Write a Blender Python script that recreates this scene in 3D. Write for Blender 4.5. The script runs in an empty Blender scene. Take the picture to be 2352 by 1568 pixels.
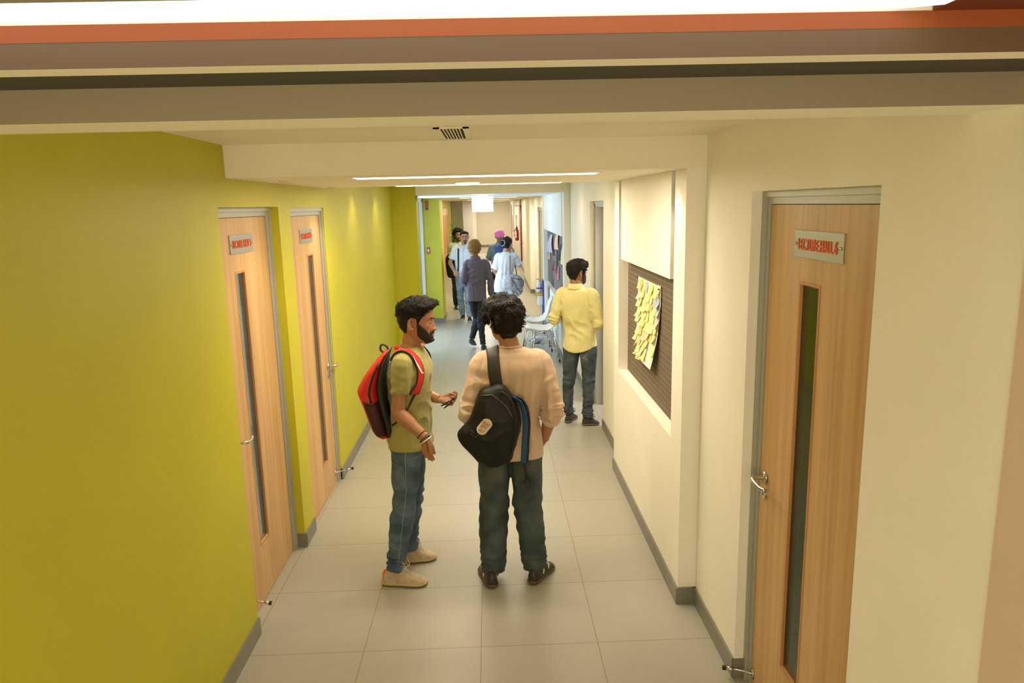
import bpy, math, random
import numpy as np
from mathutils import Vector, Matrix, noise
from mathutils.bvhtree import BVHTree
random.seed(7)
PI = math.pi
scene = bpy.context.scene
C = scene.collection
def srgb(r, g, b):
    f = lambda c: (c/255/12.92) if c/255 <= .04045 else ((c/255+.055)/1.055)**2.4
    return (f(r), f(g), f(b), 1)

# ---------------------------------------------------------------- camera
cam = bpy.data.cameras.new('camera'); cam_o = bpy.data.objects.new('camera', cam); C.objects.link(cam_o)
pitch, roll, yaw = .188775, -.023404, -.026379
fwd = Vector((-math.sin(yaw)*math.cos(pitch), math.cos(yaw)*math.cos(pitch), -math.sin(pitch)))
right = Vector((math.cos(yaw), math.sin(yaw), 0)); up = right.cross(fwd)
a = right*math.cos(roll)+up*math.sin(roll); b = up*math.cos(roll)-right*math.sin(roll)
cam_o.matrix_world = Matrix(((a.x, b.x, -fwd.x, .10668), (a.y, b.y, -fwd.y, -3.32709), (a.z, b.z, -fwd.z, 2.22639), (0, 0, 0, 1)))
cam.sensor_width = 36; cam.lens = 1646.69/2352*36; cam.clip_start = .02; cam.clip_end = 200
scene.camera = cam_o
# ---------------------------------------------------------------- world, exposure, lamps
w = bpy.data.worlds.new('world'); scene.world = w; w.use_nodes = True
w.node_tree.nodes['Background'].inputs[0].default_value = (1, .86, .62, 1)
w.node_tree.nodes['Background'].inputs[1].default_value = .84
scene.view_settings.view_transform = 'Standard'; scene.view_settings.look = 'None'
scene.view_settings.exposure = 0; scene.view_settings.gamma = 1; scene.view_settings.use_curve_mapping = False
WARM = (1, .83, .53); COOL = (.88, .95, 1.0); SOFT = (1, .87, .63)
def area(name, loc, sx, sy, watts, color, rot=(0, 0, 0), spread=180):
    l = bpy.data.lights.new(name, 'AREA'); l.shape = 'RECTANGLE'; l.size = sx; l.size_y = sy; l.energy = watts; l.color = color[:3]
    l.spread = math.radians(spread)
    o = bpy.data.objects.new(name, l); C.objects.link(o); o.location = loc; o.rotation_euler = rot; return o
def spot(name, loc, watts, color, ang=75, blend=.5, rot=(0, 0, 0), r=.03):
    l = bpy.data.lights.new(name, 'SPOT'); l.energy = watts; l.color = color[:3]; l.spot_size = math.radians(ang); l.spot_blend = blend; l.shadow_soft_size = r
    o = bpy.data.objects.new(name, l); C.objects.link(o); o.location = loc; o.rotation_euler = rot; return o
# strips let into the first dropped ceiling, and its round downlight
area('strip_lamp', (.03, .67, 2.372), 1.3, .18, 22, WARM)
area('strip_lamp', (.03, 2.26, 2.372), 1.3, .18, 24, WARM)
area('downlight_lamp', (-.04, 1.62, 2.372), .15, .15, 10, WARM)
# stair side: unseen fill light added behind the camera to brighten near surfaces
area('stair_fill', (0, -4.1, 1.5), 2.2, 1.6, 36, WARM, (PI/2+.02, 0, 0))
for x, y in ((-.98, .78), (-1.02, 2.19), (.98, 2.30), (1.0, .50), (-1.0, 3.6), (-1.0, 5.0), (.98, 3.3), (.98, 5.2)):
    spot('wall_washer_lamp', (x, y, 2.36 if y < 2.4 else 2.52), (13 if x < 0 else 7) if y < 2.4 else (11 if x < 0 else 3), WARM, 95, .8)  # near left ones are seen; the others are assumed
# behind the first dropped ceiling: assumed strips, hidden from view
area('strip_lamp', (0, 3.6, 2.52), 1.3, .06, 12, SOFT)
area('strip_lamp', (0, 5.2, 2.52), 1.3, .06, 15, SOFT)
# daylight assumed to come from an unseen tall window between the left green piers
area('assumed_daylight', (-1.30, 8.55, 1.25), 3.5, 2.1, 215, COOL, (0, -PI/2, 0))
area('exit_sign_glow', (.01, 6.86, 2.36), .3, .05, 3, COOL)
# strips in the far corridor; those without a diffuser are assumed
for y in (11.6, 14.0, 17.5, 20.6, 25.0, 29.5, 33.5):
    area('far_strip_lamp', (.1, y, 2.375), 1.3, .3, 42 if y < 28 else 60, SOFT)

# ---------------------------------------------------------------- materials
def nm(name):
    m = bpy.data.materials.new(name); m.use_nodes = True; return m, m.node_tree.nodes, m.node_tree.links, m.node_tree.nodes['Principled BSDF']
def mat(name, col, rough=.6, metal=0, var=0, vscale=8, bump=0, bscale=60, stretch=(1, 1, 1), sheen=0, spec=None, emit=0, col2=None, coat=0, aniso=None):
    m, N, L, P = nm(name)
    col = tuple(col) if len(col) == 4 else tuple(col)+(1,)
    P.inputs['Base Color'].default_value = col; P.inputs['Roughness'].default_value = rough; P.inputs['Metallic'].default_value = metal
    if spec is not None: P.inputs['Specular IOR Level'].default_value = spec
    if coat: P.inputs['Coat Weight'].default_value = coat
    if sheen: P.inputs['Sheen Weight'].default_value = sheen
    if emit: P.inputs['Emission Color'].default_value = col; P.inputs['Emission Strength'].default_value = emit
    tc = N.new('ShaderNodeTexCoord'); mp = N.new('ShaderNodeMapping'); mp.inputs['Scale'].default_value = stretch; L.new(tc.outputs['Object'], mp.inputs[0])
    if var or col2:
        n = N.new('ShaderNodeTexNoise'); n.inputs['Scale'].default_value = vscale; n.inputs['Detail'].default_value = 5; L.new(mp.outputs[0], n.inputs['Vector'])
        r = N.new('ShaderNodeValToRGB'); L.new(n.outputs['Fac'], r.inputs[0])
        c2 = col2 if col2 else tuple(c*(1+var) for c in col[:3])+(1,)
        c1 = col if col2 else tuple(c*(1-var) for c in col[:3])+(1,)
        r.color_ramp.elements[0].position = .35; r.color_ramp.elements[1].position = .68
        r.color_ramp.elements[0].color = c1; r.color_ramp.elements[1].color = c2
        L.new(r.outputs[0], P.inputs['Base Color'])
    if bump:
        n = N.new('ShaderNodeTexNoise'); n.inputs['Scale'].default_value = bscale; n.inputs['Detail'].default_value = 4; L.new(mp.outputs[0], n.inputs['Vector'])
        bp = N.new('ShaderNodeBump'); bp.inputs['Strength'].default_value = bump; bp.inputs['Distance'].default_value = .002; L.new(n.outputs['Fac'], bp.inputs['Height']); L.new(bp.outputs[0], P.inputs['Normal'])
    return m
def add_folds(m, scale=9, dist=.014, strength=.55, stretch=(1, 1, .55)):
    """crumple relief for cloth, chained in front of whatever bump the material has"""
    N, L = m.node_tree.nodes, m.node_tree.links; P = N['Principled BSDF']
    tc = N.new('ShaderNodeTexCoord'); mp = N.new('ShaderNodeMapping'); mp.inputs['Scale'].default_value = stretch; L.new(tc.outputs['Object'], mp.inputs[0])
    n = N.new('ShaderNodeTexNoise'); n.inputs['Scale'].default_value = scale; n.inputs['Detail'].default_value = 2.5; n.inputs['Distortion'].default_value = 1.1; n.inputs['Roughness'].default_value = .45; L.new(mp.outputs[0], n.inputs['Vector'])
    a = N.new('ShaderNodeMath'); a.operation = 'SUBTRACT'; L.new(n.outputs['Fac'], a.inputs[0]); a.inputs[1].default_value = .5
    c = N.new('ShaderNodeMath'); c.operation = 'ABSOLUTE'; L.new(a.outputs[0], c.inputs[0])
    bp = N.new('ShaderNodeBump'); bp.inputs['Strength'].default_value = strength; bp.inputs['Distance'].default_value = dist; L.new(c.outputs[0], bp.inputs['Height'])
    if P.inputs['Normal'].links: L.new(P.inputs['Normal'].links[0].from_socket, bp.inputs['Normal'])
    L.new(bp.outputs[0], P.inputs['Normal']); return m
def math_node(N, L, op, a, b=None, clamp=False):
    n = N.new('ShaderNodeMath'); n.operation = op; n.use_clamp = clamp
    for i, v in enumerate((a, b)):
        if v is None: continue
        if isinstance(v, (int, float)): n.inputs[i].default_value = v
        else: L.new(v, n.inputs[i])
    return n.outputs[0]
def mix_col(N, L, f, c1, c2):
    n = N.new('ShaderNodeMix'); n.data_type = 'RGBA'
    for s, v in ((n.inputs['Factor'], f), (n.inputs['A'], c1), (n.inputs['B'], c2)):
        if hasattr(v, 'is_output') or isinstance(v, bpy.types.NodeSocket): L.new(v, s)
        else: s.default_value = v
    return n.outputs['Result']
def tile_mat():
    m, N, L, P = nm('floor_tiles')
    tc = N.new('ShaderNodeTexCoord'); s = N.new('ShaderNodeSeparateXYZ'); L.new(tc.outputs['Object'], s.inputs[0])
    ds = []
    for i in (0, 1):
        v = math_node(N, L, 'DIVIDE', s.outputs[i], .6); fr = math_node(N, L, 'FRACT', math_node(N, L, 'ADD', v, 100.5))
        ds.append(math_node(N, L, 'ABSOLUTE', math_node(N, L, 'SUBTRACT', fr, .5)))
    g = math_node(N, L, 'LESS_THAN', math_node(N, L, 'MINIMUM', ds[0], ds[1]), .0026)
    n = N.new('ShaderNodeTexNoise'); n.inputs['Scale'].default_value = 2.5; n.inputs['Detail'].default_value = 6; L.new(tc.outputs['Object'], n.inputs['Vector'])
    n2 = N.new('ShaderNodeTexNoise'); n2.inputs['Scale'].default_value = 190; n2.inputs['Detail'].default_value = 3; L.new(tc.outputs['Object'], n2.inputs['Vector'])
    base = mix_col(N, L, n.outputs['Fac'], (.33, .32, .275, 1), (.40, .385, .33, 1))
    base = mix_col(N, L, math_node(N, L, 'MULTIPLY', n2.outputs['Fac'], .35), base, (.27, .26, .22, 1))
    wn = N.new('ShaderNodeTexWhiteNoise'); wn.noise_dimensions = '2D'; cv = N.new('ShaderNodeCombineXYZ')
    for i in (0, 1): L.new(math_node(N, L, 'FLOOR', math_node(N, L, 'DIVIDE', s.outputs[i], .6)), cv.inputs[i])
    L.new(cv.outputs[0], wn.inputs['Vector'])
    base = mix_col(N, L, math_node(N, L, 'MULTIPLY', wn.outputs['Value'], .12), base, (.45, .43, .36, 1))
    L.new(mix_col(N, L, g, base, (.17, .135, .07, 1)), P.inputs['Base Color'])
    L.new(math_node(N, L, 'ADD', math_node(N, L, 'MULTIPLY', n2.outputs['Fac'], .12), .27), P.inputs['Roughness'])
    P.inputs['Specular IOR Level'].default_value = .45
    return m
def wood_mat(name, c1, c2, scale=1.0):
    m, N, L, P = nm(name)
    tc = N.new('ShaderNodeTexCoord'); mp = N.new('ShaderNodeMapping'); mp.inputs['Scale'].default_value = (26*scale, 26*scale, .9*scale); L.new(tc.outputs['Object'], mp.inputs[0])
    n = N.new('ShaderNodeTexNoise'); n.inputs['Scale'].default_value = 1; n.inputs['Detail'].default_value = 7; n.inputs['Roughness'].default_value = .62; L.new(mp.outputs[0], n.inputs['Vector'])
    mp2 = N.new('ShaderNodeMapping'); mp2.inputs['Scale'].default_value = (6*scale, 6*scale, .25*scale); L.new(tc.outputs['Object'], mp2.inputs[0])
    n2 = N.new('ShaderNodeTexNoise'); n2.inputs['Scale'].default_value = 1; n2.inputs['Detail'].default_value = 2; L.new(mp2.outputs[0], n2.inputs['Vector'])
    s = math_node(N, L, 'ADD', math_node(N, L, 'MULTIPLY', n.outputs['Fac'], .6), math_node(N, L, 'MULTIPLY', n2.outputs['Fac'], .4))
    r = N.new('ShaderNodeValToRGB'); r.color_ramp.elements[0].position = .38; r.color_ramp.elements[1].position = .62; r.color_ramp.elements[0].color = c1; r.color_ramp.elements[1].color = c2
    L.new(s, r.inputs[0]); L.new(r.outputs[0], P.inputs['Base Color']); P.inputs['Roughness'].default_value = .42
    return m
def board_mat():
    m, N, L, P = nm('pinboard_fabric')
    tc = N.new('ShaderNodeTexCoord'); s = N.new('ShaderNodeSeparateXYZ'); L.new(tc.outputs['Object'], s.inputs[0]); cv = N.new('ShaderNodeCombineXYZ'); L.new(s.outputs[1], cv.inputs[0]); L.new(s.outputs[2], cv.inputs[1])
    br = N.new('ShaderNodeTexBrick'); br.inputs['Scale'].default_value = 1; br.inputs['Brick Width'].default_value = .052; br.inputs['Row Height'].default_value = .036; br.inputs['Mortar Size'].default_value = .0016
    br.inputs['Color1'].default_value = (.115, .083, .058, 1); br.inputs['Color2'].default_value = (.13, .095, .066, 1); br.inputs['Mortar'].default_value = (.25, .21, .145, 1)
    L.new(cv.outputs[0], br.inputs['Vector']); 
    br2 = N.new('ShaderNodeTexBrick'); br2.inputs['Scale'].default_value = 1; br2.inputs['Brick Width'].default_value = .036; br2.inputs['Row Height'].default_value = .104; br2.inputs['Mortar Size'].default_value = .0013
    br2.inputs['Color1'].default_value = (0, 0, 0, 1); br2.inputs['Color2'].default_value = (0, 0, 0, 1); br2.inputs['Mortar'].default_value = (1, 1, 1, 1)
    L.new(cv.outputs[0], br2.inputs['Vector'])
    L.new(mix_col(N, L, math_node(N, L, 'MULTIPLY', br2.outputs['Fac'], .35), br.outputs['Color'], (.36, .31, .21, 1)), P.inputs['Base Color'])
    P.inputs['Roughness'].default_value = .9
    return m
def pattern_mat(name, base, line, axis_x, fx, fz=None, duty=.5, rough=.85, mixf=.8):
    """woven stripes: lines every fx metres across axis_x, optionally every fz metres in height"""
    m, N, L, P = nm(name)
    tc = N.new('ShaderNodeTexCoord'); d = N.new('ShaderNodeVectorMath'); d.operation = 'DOT_PRODUCT'; L.new(tc.outputs['Object'], d.inputs[0]); d.inputs[1].default_value = axis_x
    fr = math_node(N, L, 'FRACT', math_node(N, L, 'ADD', math_node(N, L, 'DIVIDE', d.outputs['Value'], fx), 50))
    f = math_node(N, L, 'LESS_THAN', fr, duty)
    if fz:
        s = N.new('ShaderNodeSeparateXYZ'); L.new(tc.outputs['Object'], s.inputs[0])
        f2 = math_node(N, L, 'LESS_THAN', math_node(N, L, 'FRACT', math_node(N, L, 'DIVIDE', s.outputs[2], fz)), duty)
        f = math_node(N, L, 'MAXIMUM', f, f2)
    n = N.new('ShaderNodeTexNoise'); n.inputs['Scale'].default_value = 6; L.new(tc.outputs['Object'], n.inputs['Vector'])
    bb = mix_col(N, L, n.outputs['Fac'], tuple(c*.88 for c in base[:3])+(1,), base)
    L.new(mix_col(N, L, math_node(N, L, 'MULTIPLY', f, mixf), bb, line), P.inputs['Base Color']); P.inputs['Roughness'].default_value = rough
    return add_folds(m, 10, .022, .75)
def denim(name, dark, light, vs=7):
    m, N, L, P = nm(name)
    tc = N.new('ShaderNodeTexCoord'); n = N.new('ShaderNodeTexNoise'); n.inputs['Scale'].default_value = vs; n.inputs['Detail'].default_value = 4; L.new(tc.outputs['Object'], n.inputs['Vector'])
    mp = N.new('ShaderNodeMapping'); mp.inputs['Scale'].default_value = (700, 700, 260); L.new(tc.outputs['Object'], mp.inputs[0])
    n2 = N.new('ShaderNodeTexNoise'); n2.inputs['Scale'].default_value = 1; n2.inputs['Detail'].default_value = 2; L.new(mp.outputs[0], n2.inputs['Vector'])
    s = math_node(N, L, 'ADD', math_node(N, L, 'MULTIPLY', n.outputs['Fac'], .72), math_node(N, L, 'MULTIPLY', n2.outputs['Fac'], .28))
    r = N.new('ShaderNodeValToRGB'); r.color_ramp.elements[0].position = .38; r.color_ramp.elements[1].position = .66; r.color_ramp.elements[0].color = dark; r.color_ramp.elements[1].color = light
    L.new(s, r.inputs[0]); L.new(r.outputs[0], P.inputs['Base Color']); P.inputs['Roughness'].default_value = .85
    bp = N.new('ShaderNodeBump'); bp.inputs['Strength'].default_value = .25; bp.inputs['Distance'].default_value = .0006; L.new(n2.outputs['Fac'], bp.inputs['Height']); L.new(bp.outputs[0], P.inputs['Normal'])
    return add_folds(m, 11, .020, .7, (1, 1, .8))
def skin_mat(name, col, lip=None):
    m, N, L, P = nm(name)
    tc = N.new('ShaderNodeTexCoord'); n = N.new('ShaderNodeTexNoise'); n.inputs['Scale'].default_value = 14; n.inputs['Detail'].default_value = 5; L.new(tc.outputs['Object'], n.inputs['Vector'])
    c = mix_col(N, L, n.outputs['Fac'], tuple(x*.88 for x in col[:3])+(1,), tuple(min(1, x*1.1) for x in col[:3])+(1,))
    at = N.new('ShaderNodeAttribute'); at.attribute_name = 'lip'
    c = mix_col(N, L, at.outputs['Fac'], c, (col[0]*.82, col[1]*.50, col[2]*.62, 1))
    L.new(c, P.inputs['Base Color']); P.inputs['Roughness'].default_value = .5; P.inputs['Subsurface Weight'].default_value = .12; P.inputs['Subsurface Radius'].default_value = (.02, .008, .004); P.inputs['Subsurface Scale'].default_value = .4
    return m
def glass_mat(name, tint=(.9, .95, .93, 1), alpha=.35, rough=.05):
    m, N, L, P = nm(name); out = N['Material Output']; t = N.new('ShaderNodeBsdfTransparent'); t.inputs[0].default_value = tint
    P.inputs['Base Color'].default_value = (.03, .035, .035, 1); P.inputs['Roughness'].default_value = rough
    mx = N.new('ShaderNodeMixShader'); mx.inputs[0].default_value = alpha; L.new(t.outputs[0], mx.inputs[1]); L.new(P.outputs[0], mx.inputs[2]); L.new(mx.outputs[0], out.inputs[0]); return m
def emit_mat(name, col, s):
    m, N, L, P = nm(name); P.inputs['Base Color'].default_value = (0, 0, 0, 1); P.inputs['Emission Color'].default_value = tuple(col)+(1,) if len(col) == 3 else col; P.inputs['Emission Strength'].default_value = s; return m

M = dict(
    tiles=tile_mat(), board=board_mat(),
    cream=mat('cream_wall_paint', (.86, .83, .775), .55, var=.02, vscale=3, bump=.05, bscale=300),
    green=mat('lime_green_wall_paint', (.50, .465, .012), .5, var=.025, vscale=2.5, bump=.05, bscale=300),
    ceil=mat('ceiling_paint', (.84, .80, .68), .7, var=.015, vscale=3),
    white=mat('white_wall_paint', (.80, .82, .80), .5), grey_wall=mat('grey_wall_paint', (.42, .41, .38), .6),
    base=mat('grey_tile_skirting', (.20, .195, .165), .38, var=.08, vscale=6),
    pinkwall=mat('pinkish_beige_paint', (.66, .50, .41), .6, var=.02),
    dark=mat('painted_shade_and_bar', (.06, .055, .04), .8), fascia=mat('greyish_beige_fascia', (.24, .20, .135), .6), orange=mat('orange_brown_cove', (.29, .068, .013), .6),
    steel=mat('grey_door_frame', (.42, .42, .38), .4, metal=.25), chrome=mat('brushed_steel', (.62, .60, .56), .25, metal=1), chair_chrome=mat('chromed_tube', (.75, .76, .78), .12, metal=1),
    oak=wood_mat('pale_oak_veneer', (.46, .265, .10, 1), (.62, .40, .185, 1)), oak_edge=wood_mat('reddish_wood_lining', (.42, .18, .06, 1), (.55, .27, .11, 1)),
    redwood=wood_mat('orange_wood', (.40, .14, .035, 1), (.58, .26, .08, 1)),
    rubber=mat('black_rubber', (.012, .012, .012), .6), glass=glass_mat('door_glass', (.72, .80, .80, 1), .28), 
    plate=mat('satin_steel_sign', (.40, .40, .36), .35, metal=.6), sign_red=mat('orange_red_lettering', (.75, .11, .015), .4),
    strip=emit_mat('strip_light_diffuser', (1, .93, .80), 9), cove=emit_mat('cove_light_diffuser', (1, .97, .95), 1.9),
    exitw=emit_mat('lit_exit_panel', (.95, 1, .96), 4.5), exitt=emit_mat('lit_exit_letters', (.85, .86, .66), 1.05),
    assumed_pane=glass_mat('assumed_window_pane', (.85, .93, 1, 1), .25),
    red=mat('red_enamel', (.42, .012, .012), .35), darkred=mat('dark_red_enamel', (.16, .010, .008), .4), black=mat('black_plastic', (.012, .012, .013), .45),
    shell=mat('white_plastic_shell', (.88, .88, .85), .5), blue=mat('blue_board', (.012, .05, .35), .5), yellowp=mat('yellow_plastic', (.75, .42, .03), .5),
    paper=mat('white_paper', (.82, .80, .74), .8, var=.03, vscale=20), leaf=mat('dark_green_leaf', (.05, .12, .03), .5), clearp=mat('clear_bottle', (.75, .78, .76), .2),
)

# ---------------------------------------------------------------- object helpers
def tag(o, label=None, cat=None, group=None, kind=None):
    if label: o['label'] = label
    if cat: o['category'] = cat
    if group: o['group'] = group
    if kind: o['kind'] = kind
    return o
ORG = {}
def thing(name, loc, label, cat, group=None, kind=None):
    o = bpy.data.objects.new(name, None); C.objects.link(o); o.location = loc; o.empty_display_size = .1; ORG[o.name] = Vector(loc)
    return tag(o, label, cat, group, kind)
class MB:
    def __init__(s): s.v = []; s.f = []; s.m = []
    def add(s, vs, fs, m=0):
        k = len(s.v); s.v += [tuple(p) for p in vs]; s.f += [tuple(i+k for i in f) for f in fs]; s.m += [m]*len(fs); return s
    def box(s, x0, x1, y0, y1, z0, z1, m=0):
        x0, x1 = sorted((x0, x1)); y0, y1 = sorted((y0, y1)); z0, z1 = sorted((z0, z1))
        return s.add([(x0, y0, z0), (x1, y0, z0), (x1, y1, z0), (x0, y1, z0), (x0, y0, z1), (x1, y0, z1), (x1, y1, z1), (x0, y1, z1)],
                     [(0, 3, 2, 1), (4, 5, 6, 7), (0, 1, 5, 4), (1, 2, 6, 5), (2, 3, 7, 6), (3, 0, 4, 7)], m)
    def rings(s, R, caps=True, m=0, closed=False):
        n = len(R[0]); vs = [p for r in R for p in r]; fs = []
        K = len(R)
        for i in range(K if closed else K-1):
            i2 = (i+1) % K
            for j in range(n):
                j2 = (j+1) % n; fs.append((i*n+j, i*n+j2, i2*n+j2, i2*n+j))
        if caps and not closed:
            vs.append(np.mean(R[0], axis=0)); vs.append(np.mean(R[-1], axis=0)); c0 = K*n; c1 = K*n+1
            for j in range(n):
                j2 = (j+1) % n; fs.append((c0, j2, j)); fs.append((c1, (K-1)*n+j, (K-1)*n+j2))
        return s.add(vs, fs, m)
    def tube(s, pts, rad, n=12, m=0, sub=3, hint=None, caps=True, closed=False, round_end=False):
        """round tube through pts; rad number, list, or list of (a,b) with a along hint"""
        P = [Vector(p) for p in pts]; K = len(P)
        R = [rad]*K if not isinstance(rad, (list, tuple)) else list(rad)
        R = [(r, r) if isinstance(r, (int, float)) else r for r in R]
        if sub > 1 and K > 2:
            P2, R2 = [], []
            rng = range(K) if closed else range(K-1)
            for i in rng:
                g = (lambda k: k % K) if closed else (lambda k: min(max(k, 0), K-1))
                p0, p1, p2, p3 = (P[g(i+d)] for d in (-1, 0, 1, 2)); r1, r2 = R[g(i)], R[g(i+1)]
                for q in range(sub):
                    t = q/sub; P2.append(.5*((2*p1)+(p2-p0)*t+(2*p0-5*p1+4*p2-p3)*t*t+(3*p1-p0-3*p2+p3)*t**3))
                    u = t*t*(3-2*t); R2.append((r1[0]+(r2[0]-r1[0])*u, r1[1]+(r2[1]-r1[1])*u))
            if not closed: P2.append(P[-1]); R2.append(R[-1])
            P, R = P2, R2
        K = len(P)
        if round_end:
            d0 = (P[0]-P[1]).normalized(); d1 = (P[-1]-P[-2]).normalized(); r0 = R[0]; r1 = R[-1]
            pre = [(P[0]+d0*r0[0]*k, (r0[0]*math.sqrt(max(.02, 1-k*k)), r0[1]*math.sqrt(max(.02, 1-k*k)))) for k in (.98, .8, .45)]
            post = [(P[-1]+d1*r1[0]*k, (r1[0]*math.sqrt(max(.02, 1-k*k)), r1[1]*math.sqrt(max(.02, 1-k*k)))) for k in (.45, .8, .98)]
            P = [p for p, _ in pre]+P+[p for p, _ in post]; R = [r for _, r in pre]+R+[r for _, r in post]; K = len(P)
        T = [(P[(i+1) % K]-P[i-1]).normalized() if closed else (P[min(i+1, K-1)]-P[max(i-1, 0)]).normalized() for i in range(K)]
        h = Vector(hint) if hint is not None else (Vector((0, 0, 1)) if abs(T[0].z) < .9 else Vector((1, 0, 0)))
        out = []
        for i in range(K):
            t = T[i]; u = (h-t*h.dot(t))
            if u.length < 1e-4: u = Vector((1, 0, 0))-t*t.x
            u.normalize(); v = t.cross(u)
            if hint is None: h = u
            out.append([P[i]+u*(math.cos(2*PI*j/n)*R[i][0])+v*(math.sin(2*PI*j/n)*R[i][1]) for j in range(n)])
        return s.rings(out, caps, m, closed)
    def cyl(s, p0, p1, r, n=20, m=0): return s.tube([p0, p1], [r, r], n, m, 1)
    def loft(s, secs, n=28, sub=4, m=0):
        """secs: (centre, side_vec*half_width, front_vec*half_depth_front, back_depth_scale, exponent)"""
        S = [(np.array(c, float), np.array(u, float), np.array(f, float), bk, ex) for c, u, f, bk, ex in secs]; K = len(S); A = []
        for i in range(K-1):
            q = [S[min(max(i+d, 0), K-1)] for d in (-1, 0, 1, 2)]
            for k in range(sub):
                t = k/sub
                def cr(j): p0, p1, p2, p3 = (x[j] for x in q); return .5*((2*p1)+(p2-p0)*t+(2*p0-5*p1+4*p2-p3)*t*t+(3*p1-p0-3*p2+p3)*t**3)
                A.append(tuple(cr(j) for j in range(5)))
        A.append(S[-1]); R = []
        for c, u, f, bk, ex in A:
            ring = []
            for j in range(n):
                t = 2*PI*j/n; cx, sy = math.cos(t), math.sin(t); e = 2/ex
                x = math.copysign(abs(cx)**e, cx); y = math.copysign(abs(sy)**e, sy)
                ring.append(c+u*x+f*y*(1 if y > 0 else bk))
            R.append(ring)
        return s.rings(R, True, m)
    def ball(s, c, r, n=16, m=0):
        r = (r, r, r) if isinstance(r, (int, float)) else r; R = []
        for i in range(1, n):
            t = PI*i/n; R.append([(c[0]+r[0]*math.sin(t)*math.cos(2*PI*j/(2*n)), c[1]+r[1]*math.sin(t)*math.sin(2*PI*j/(2*n)), c[2]-r[2]*math.cos(t)) for j in range(2*n)])
        return s.rings(R, True, m)
    def build(s, name, mats, parent=None, smooth=False, bevel=0, origin=None, kind=None):
        me = bpy.data.meshes.new(name); return finish(me, s, name, mats, parent, smooth, bevel, origin, kind)
def finish(me, s, name, mats, parent, smooth, bevel, origin, kind):
    V = np.array(s.v, float)
    if parent is not None:
        r = parent
        while r.parent: r = r.parent
        org = np.array(ORG[r.name])
    elif origin is not None: org = np.array(origin, float)
    else: org = np.array(((V[:, 0].min()+V[:, 0].max())/2, (V[:, 1].min()+V[:, 1].max())/2, V[:, 2].min())) if kind is None else np.zeros(3)
    me.from_pydata((V-org).tolist(), [], s.f)
    mats = mats if isinstance(mats, (list, tuple)) else [mats]
    for m in mats: me.materials.append(m)
    if any(s.m): me.polygons.foreach_set('material_index', s.m)
    if smooth: me.polygons.foreach_set('use_smooth', [True]*len(me.polygons))
    me.update(); o = bpy.data.objects.new(name, me); C.objects.link(o)
    if parent is not None: o.parent = parent
    else: o.location = org; ORG[o.name] = Vector(org)
    if kind: o['kind'] = kind
    if bevel: md = o.modifiers.new('bevel', 'BEVEL'); md.width = bevel; md.segments = 2; md.limit_method = 'ANGLE'
    return o
def remesh(mb, voxel, smooth=4, sf=.5):
    me = bpy.data.meshes.new('tmp'); me.from_pydata([tuple(map(float, p)) for p in mb.v], [], mb.f); me.update()
    o = bpy.data.objects.new('tmp', me); C.objects.link(o)
    r = o.modifiers.new('r', 'REMESH'); r.mode = 'VOXEL'; r.voxel_size = voxel
    if smooth: q = o.modifiers.new('s', 'SMOOTH'); q.factor = sf; q.iterations = smooth
    dg = bpy.context.evaluated_depsgraph_get(); dg.update(); ev = o.evaluated_get(dg); m2 = bpy.data.meshes.new_from_object(ev)
    n = len(m2.vertices); V = np.empty(n*3); m2.vertices.foreach_get('co', V); V = V.reshape(-1, 3)
    Nn = np.array([v.normal[:] for v in m2.vertices]); F = [tuple(p.vertices) for p in m2.polygons]
    bpy.data.objects.remove(o); bpy.data.meshes.remove(me); bpy.data.meshes.remove(m2)
    out = MB(); out.v = [tuple(p) for p in V]; out.f = F; out.m = [0]*len(F); out.n = Nn; return out
def bvh_of(mb): return BVHTree.FromPolygons([Vector(p) for p in mb.v], mb.f)
def text_mesh(txt, width, height, centre, xdir, updir, depth=.002, mirror=False, font_h=None):
    cu = bpy.data.curves.new('t', 'FONT'); cu.body = txt; cu.extrude = .02; cu.align_x = 'CENTER'; cu.align_y = 'CENTER'; cu.offset = .006
    o = bpy.data.objects.new('t', cu); C.objects.link(o); dg = bpy.context.evaluated_depsgraph_get(); dg.update(); me = bpy.data.meshes.new_from_object(o.evaluated_get(dg))
    V = np.array([v.co[:] for v in me.vertices]); F = [tuple(p.vertices) for p in me.polygons]; bpy.data.objects.remove(o); bpy.data.curves.remove(cu); bpy.data.meshes.remove(me)
    lo, hi = V.min(0), V.max(0); V -= (lo+hi)/2; V[:, 0] *= width/(hi[0]-lo[0]); V[:, 1] *= height/(hi[1]-lo[1]); V[:, 2] *= depth/(hi[2]-lo[2])
    if mirror: V[:, 0] *= -1
    X = np.array(xdir, float); Y = np.array(updir, float); Z = np.cross(X, Y)
    mb = MB(); mb.add(np.array(centre)+V[:, :1]*X+V[:, 1:2]*Y+V[:, 2:3]*Z, F); return mb

# ================================================================ the setting
def struct(name, mb, mats, parent=None, **k): return mb.build(name, mats, parent, kind='structure', **k) if parent is None else mb.build(name, mats, parent, **k)
struct('floor', MB().box(-3.2, 3.2, -4.2, 40, -.12, 0), M['tiles'])
# --- left wall (green) with two door recesses
XL = -1.19
m = MB()
for y0, y1, z0 in ((-4.2, .193, 0), (.193, 1.187, 2.245), (1.187, 1.443, 0), (1.443, 2.392, 2.235), (2.392, 6.4, 0)): m.box(XL, -1.33, y0, y1, z0, 2.9)
struct('wall_left', m, M['green'])
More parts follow.
